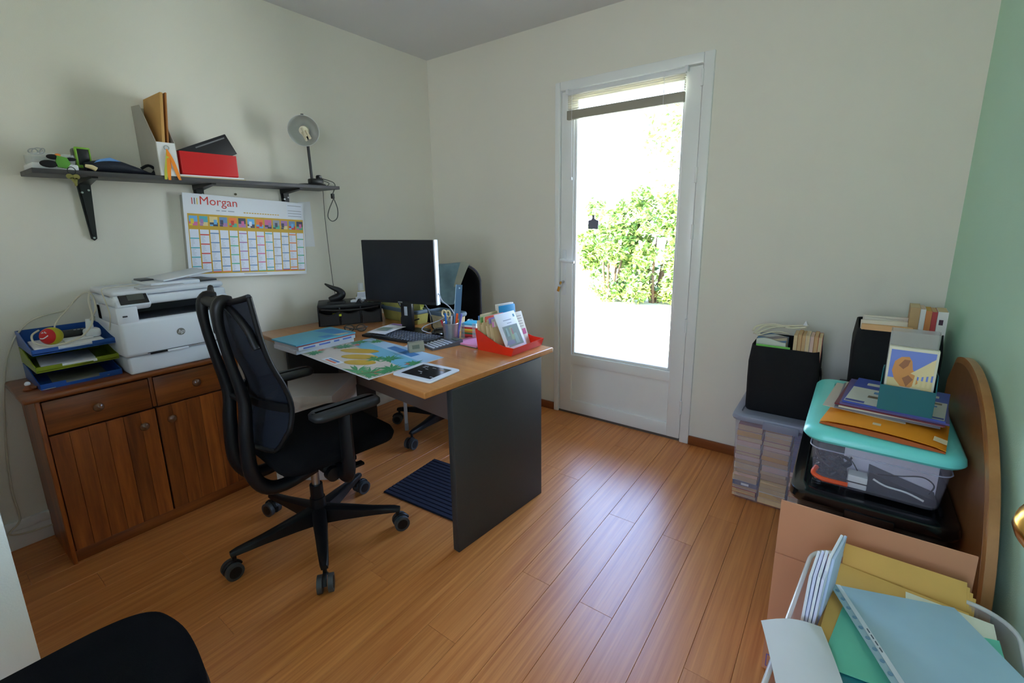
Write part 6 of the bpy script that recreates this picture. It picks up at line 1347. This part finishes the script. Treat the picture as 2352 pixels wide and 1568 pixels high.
def leaf_sheet(name, mm, tl_, tr_, bl_, br_, z4, sag, thick, label, cat):
    m = MB()
    def f(u, v):
        a = [(1-u)*(1-v), u*(1-v), (1-u)*v, u*v]; P4 = (tl_, tr_, bl_, br_)
        return (sum(a[i]*P4[i][0] for i in range(4)), sum(a[i]*P4[i][1] for i in range(4)), sum(a[i]*z4[i] for i in range(4))+sag*math.sin(PI*u)*math.sin(PI*v))
    m.grid(f, 8, 10, thick=-thick); return tag(m.build(name, mm, smooth=50), label, cat), f
leaf_sheet('green_folder', AQ, (2.776, -1.575), (3.028, -1.505), (2.745, -1.752), (3.02, -1.70), (KZ+0.004, KZ+0.008, KZ+0.004, KZ+0.012), 0.002, 0.0012, 'aqua green plastic folder lying on the kraft envelopes', 'folder')
leaf_sheet('green_folder', AQ, (2.785, -1.57), (2.99, -1.51), (2.752, -1.765), (2.99, -1.74), (KZ+0.007, KZ+0.010, KZ+0.008, KZ+0.014), 0.002, 0.001, 'second aqua folder, slightly turned, under the punched pocket', 'folder')
o, f = leaf_sheet('punched_pocket', mat('frosted_pocket', (176, 204, 214), 0.18, trans=0.25, tint=(214, 232, 236)), (2.749, -1.523), (2.968, -1.457), (2.868, -1.815), (3.07, -1.71), (KZ+0.011, KZ+0.014, KZ+0.034, KZ+0.045), 0.003, 0.0006, 'large clear punched pocket lying on top of the bin', 'punched pocket')
m = MB(); m.grid(lambda u, v: tuple(Vector(f(0.055+0.04*u, v))+Vector((0, 0, 0.0012))), 1, 10, thick=-0.0004); m.build('binding_strip', mat('strip_white', (222, 228, 232), 0.4, trans=0.2), o, smooth=50)
for i in range(11):
    c_ = Vector(f(0.035, 0.07+i*0.085))
    m = MB(); m.cyl((0, 0, 0.0010), (0, 0, 0.0014), 0.0042, n=12); h_ = m.build('hole', mat('hole_blue_grey', (104, 140, 166), 0.5), o, smooth=0); h_.location = c_
m = MB()
for i in range(4):
    p_ = Vector(f(0.075, 0.42+0.05*i)); q_ = Vector(f(0.075, 0.45+0.05*i)); m.tube([p_+Vector((0, 0, 0.0021)), q_+Vector((0, 0, 0.0021))], 0.0012, 4)
m.build('imprint', mat('imprint_dark', (70, 80, 90), 0.6), o)
# white envelopes standing at the left of the bin
for i, (x, w_, h_, y_, a_, c_, lb) in enumerate(((2.7085, 0.10, 0.225, -1.617, 2, PAPER, 'white envelope standing outermost at the left of the bin'), (2.7145, 0.10, 0.226, -1.612, 1, mat('lilac_white', (220, 220, 244), 0.6), 'second white envelope standing at the left of the bin'), (2.7205, 0.102, 0.228, -1.61, 0, PAPER, 'third white envelope standing at the left of the bin'), (2.7265, 0.10, 0.224, -1.61, -1, mat('lilac_white', (220, 220, 244), 0.6), 'fourth white envelope standing at the left of the bin'), (2.735, 0.105, 0.256, -1.575, -6, PAPER, 'tall white envelope rising above the others at the left of the bin'), (2.741, 0.105, 0.252, -1.567, -7, mat('pale_blue_paper', (196, 208, 236), 0.6), 'pale blue envelope behind the tall white one in the bin'))):
    m = MB(); m.bx(-0.0026, 0.0026, -w_/2, w_/2, 0, h_, 0.001)
    tag(m.build('envelope', c_, loc=(x, y_, 0.372), rot=(0, R(2+i*0.3), R(-6 if i < 4 else -11))), lb, 'envelope', 'white envelopes in the bin')
WS = mat('soft_white_sheet', (206, 206, 204), 0.75)
m = MB()
def wsf(u, v):
    P4 = ((2.638, -1.725), (2.741, -1.672), (2.695, -1.90), (2.80, -1.86)); a = [(1-u)*(1-v), u*(1-v), (1-u)*v, u*v]
    return (sum(a[i]*P4[i][0] for i in range(4)), sum(a[i]*P4[i][1] for i in range(4)), 0.496+0.012*math.sin(PI*u)-0.02*(1-u)*v*0.3+0.004*math.sin(4*v))
m.grid(wsf, 8, 8, thick=-0.0006); tag(m.build('paper_sheet', WS, smooth=50), 'white sheet folded over the left rim of the bin', 'paper')
flat('paper_sheet', mat('pale_grey_sheet', (200, 202, 208), 0.75), [(2.712, -1.655), (2.742, -1.66), (2.78, -1.77), (2.72, -1.80)], 0.478, 0.001, 'pale grey sheet lying between the envelopes and the left rim', 'paper')
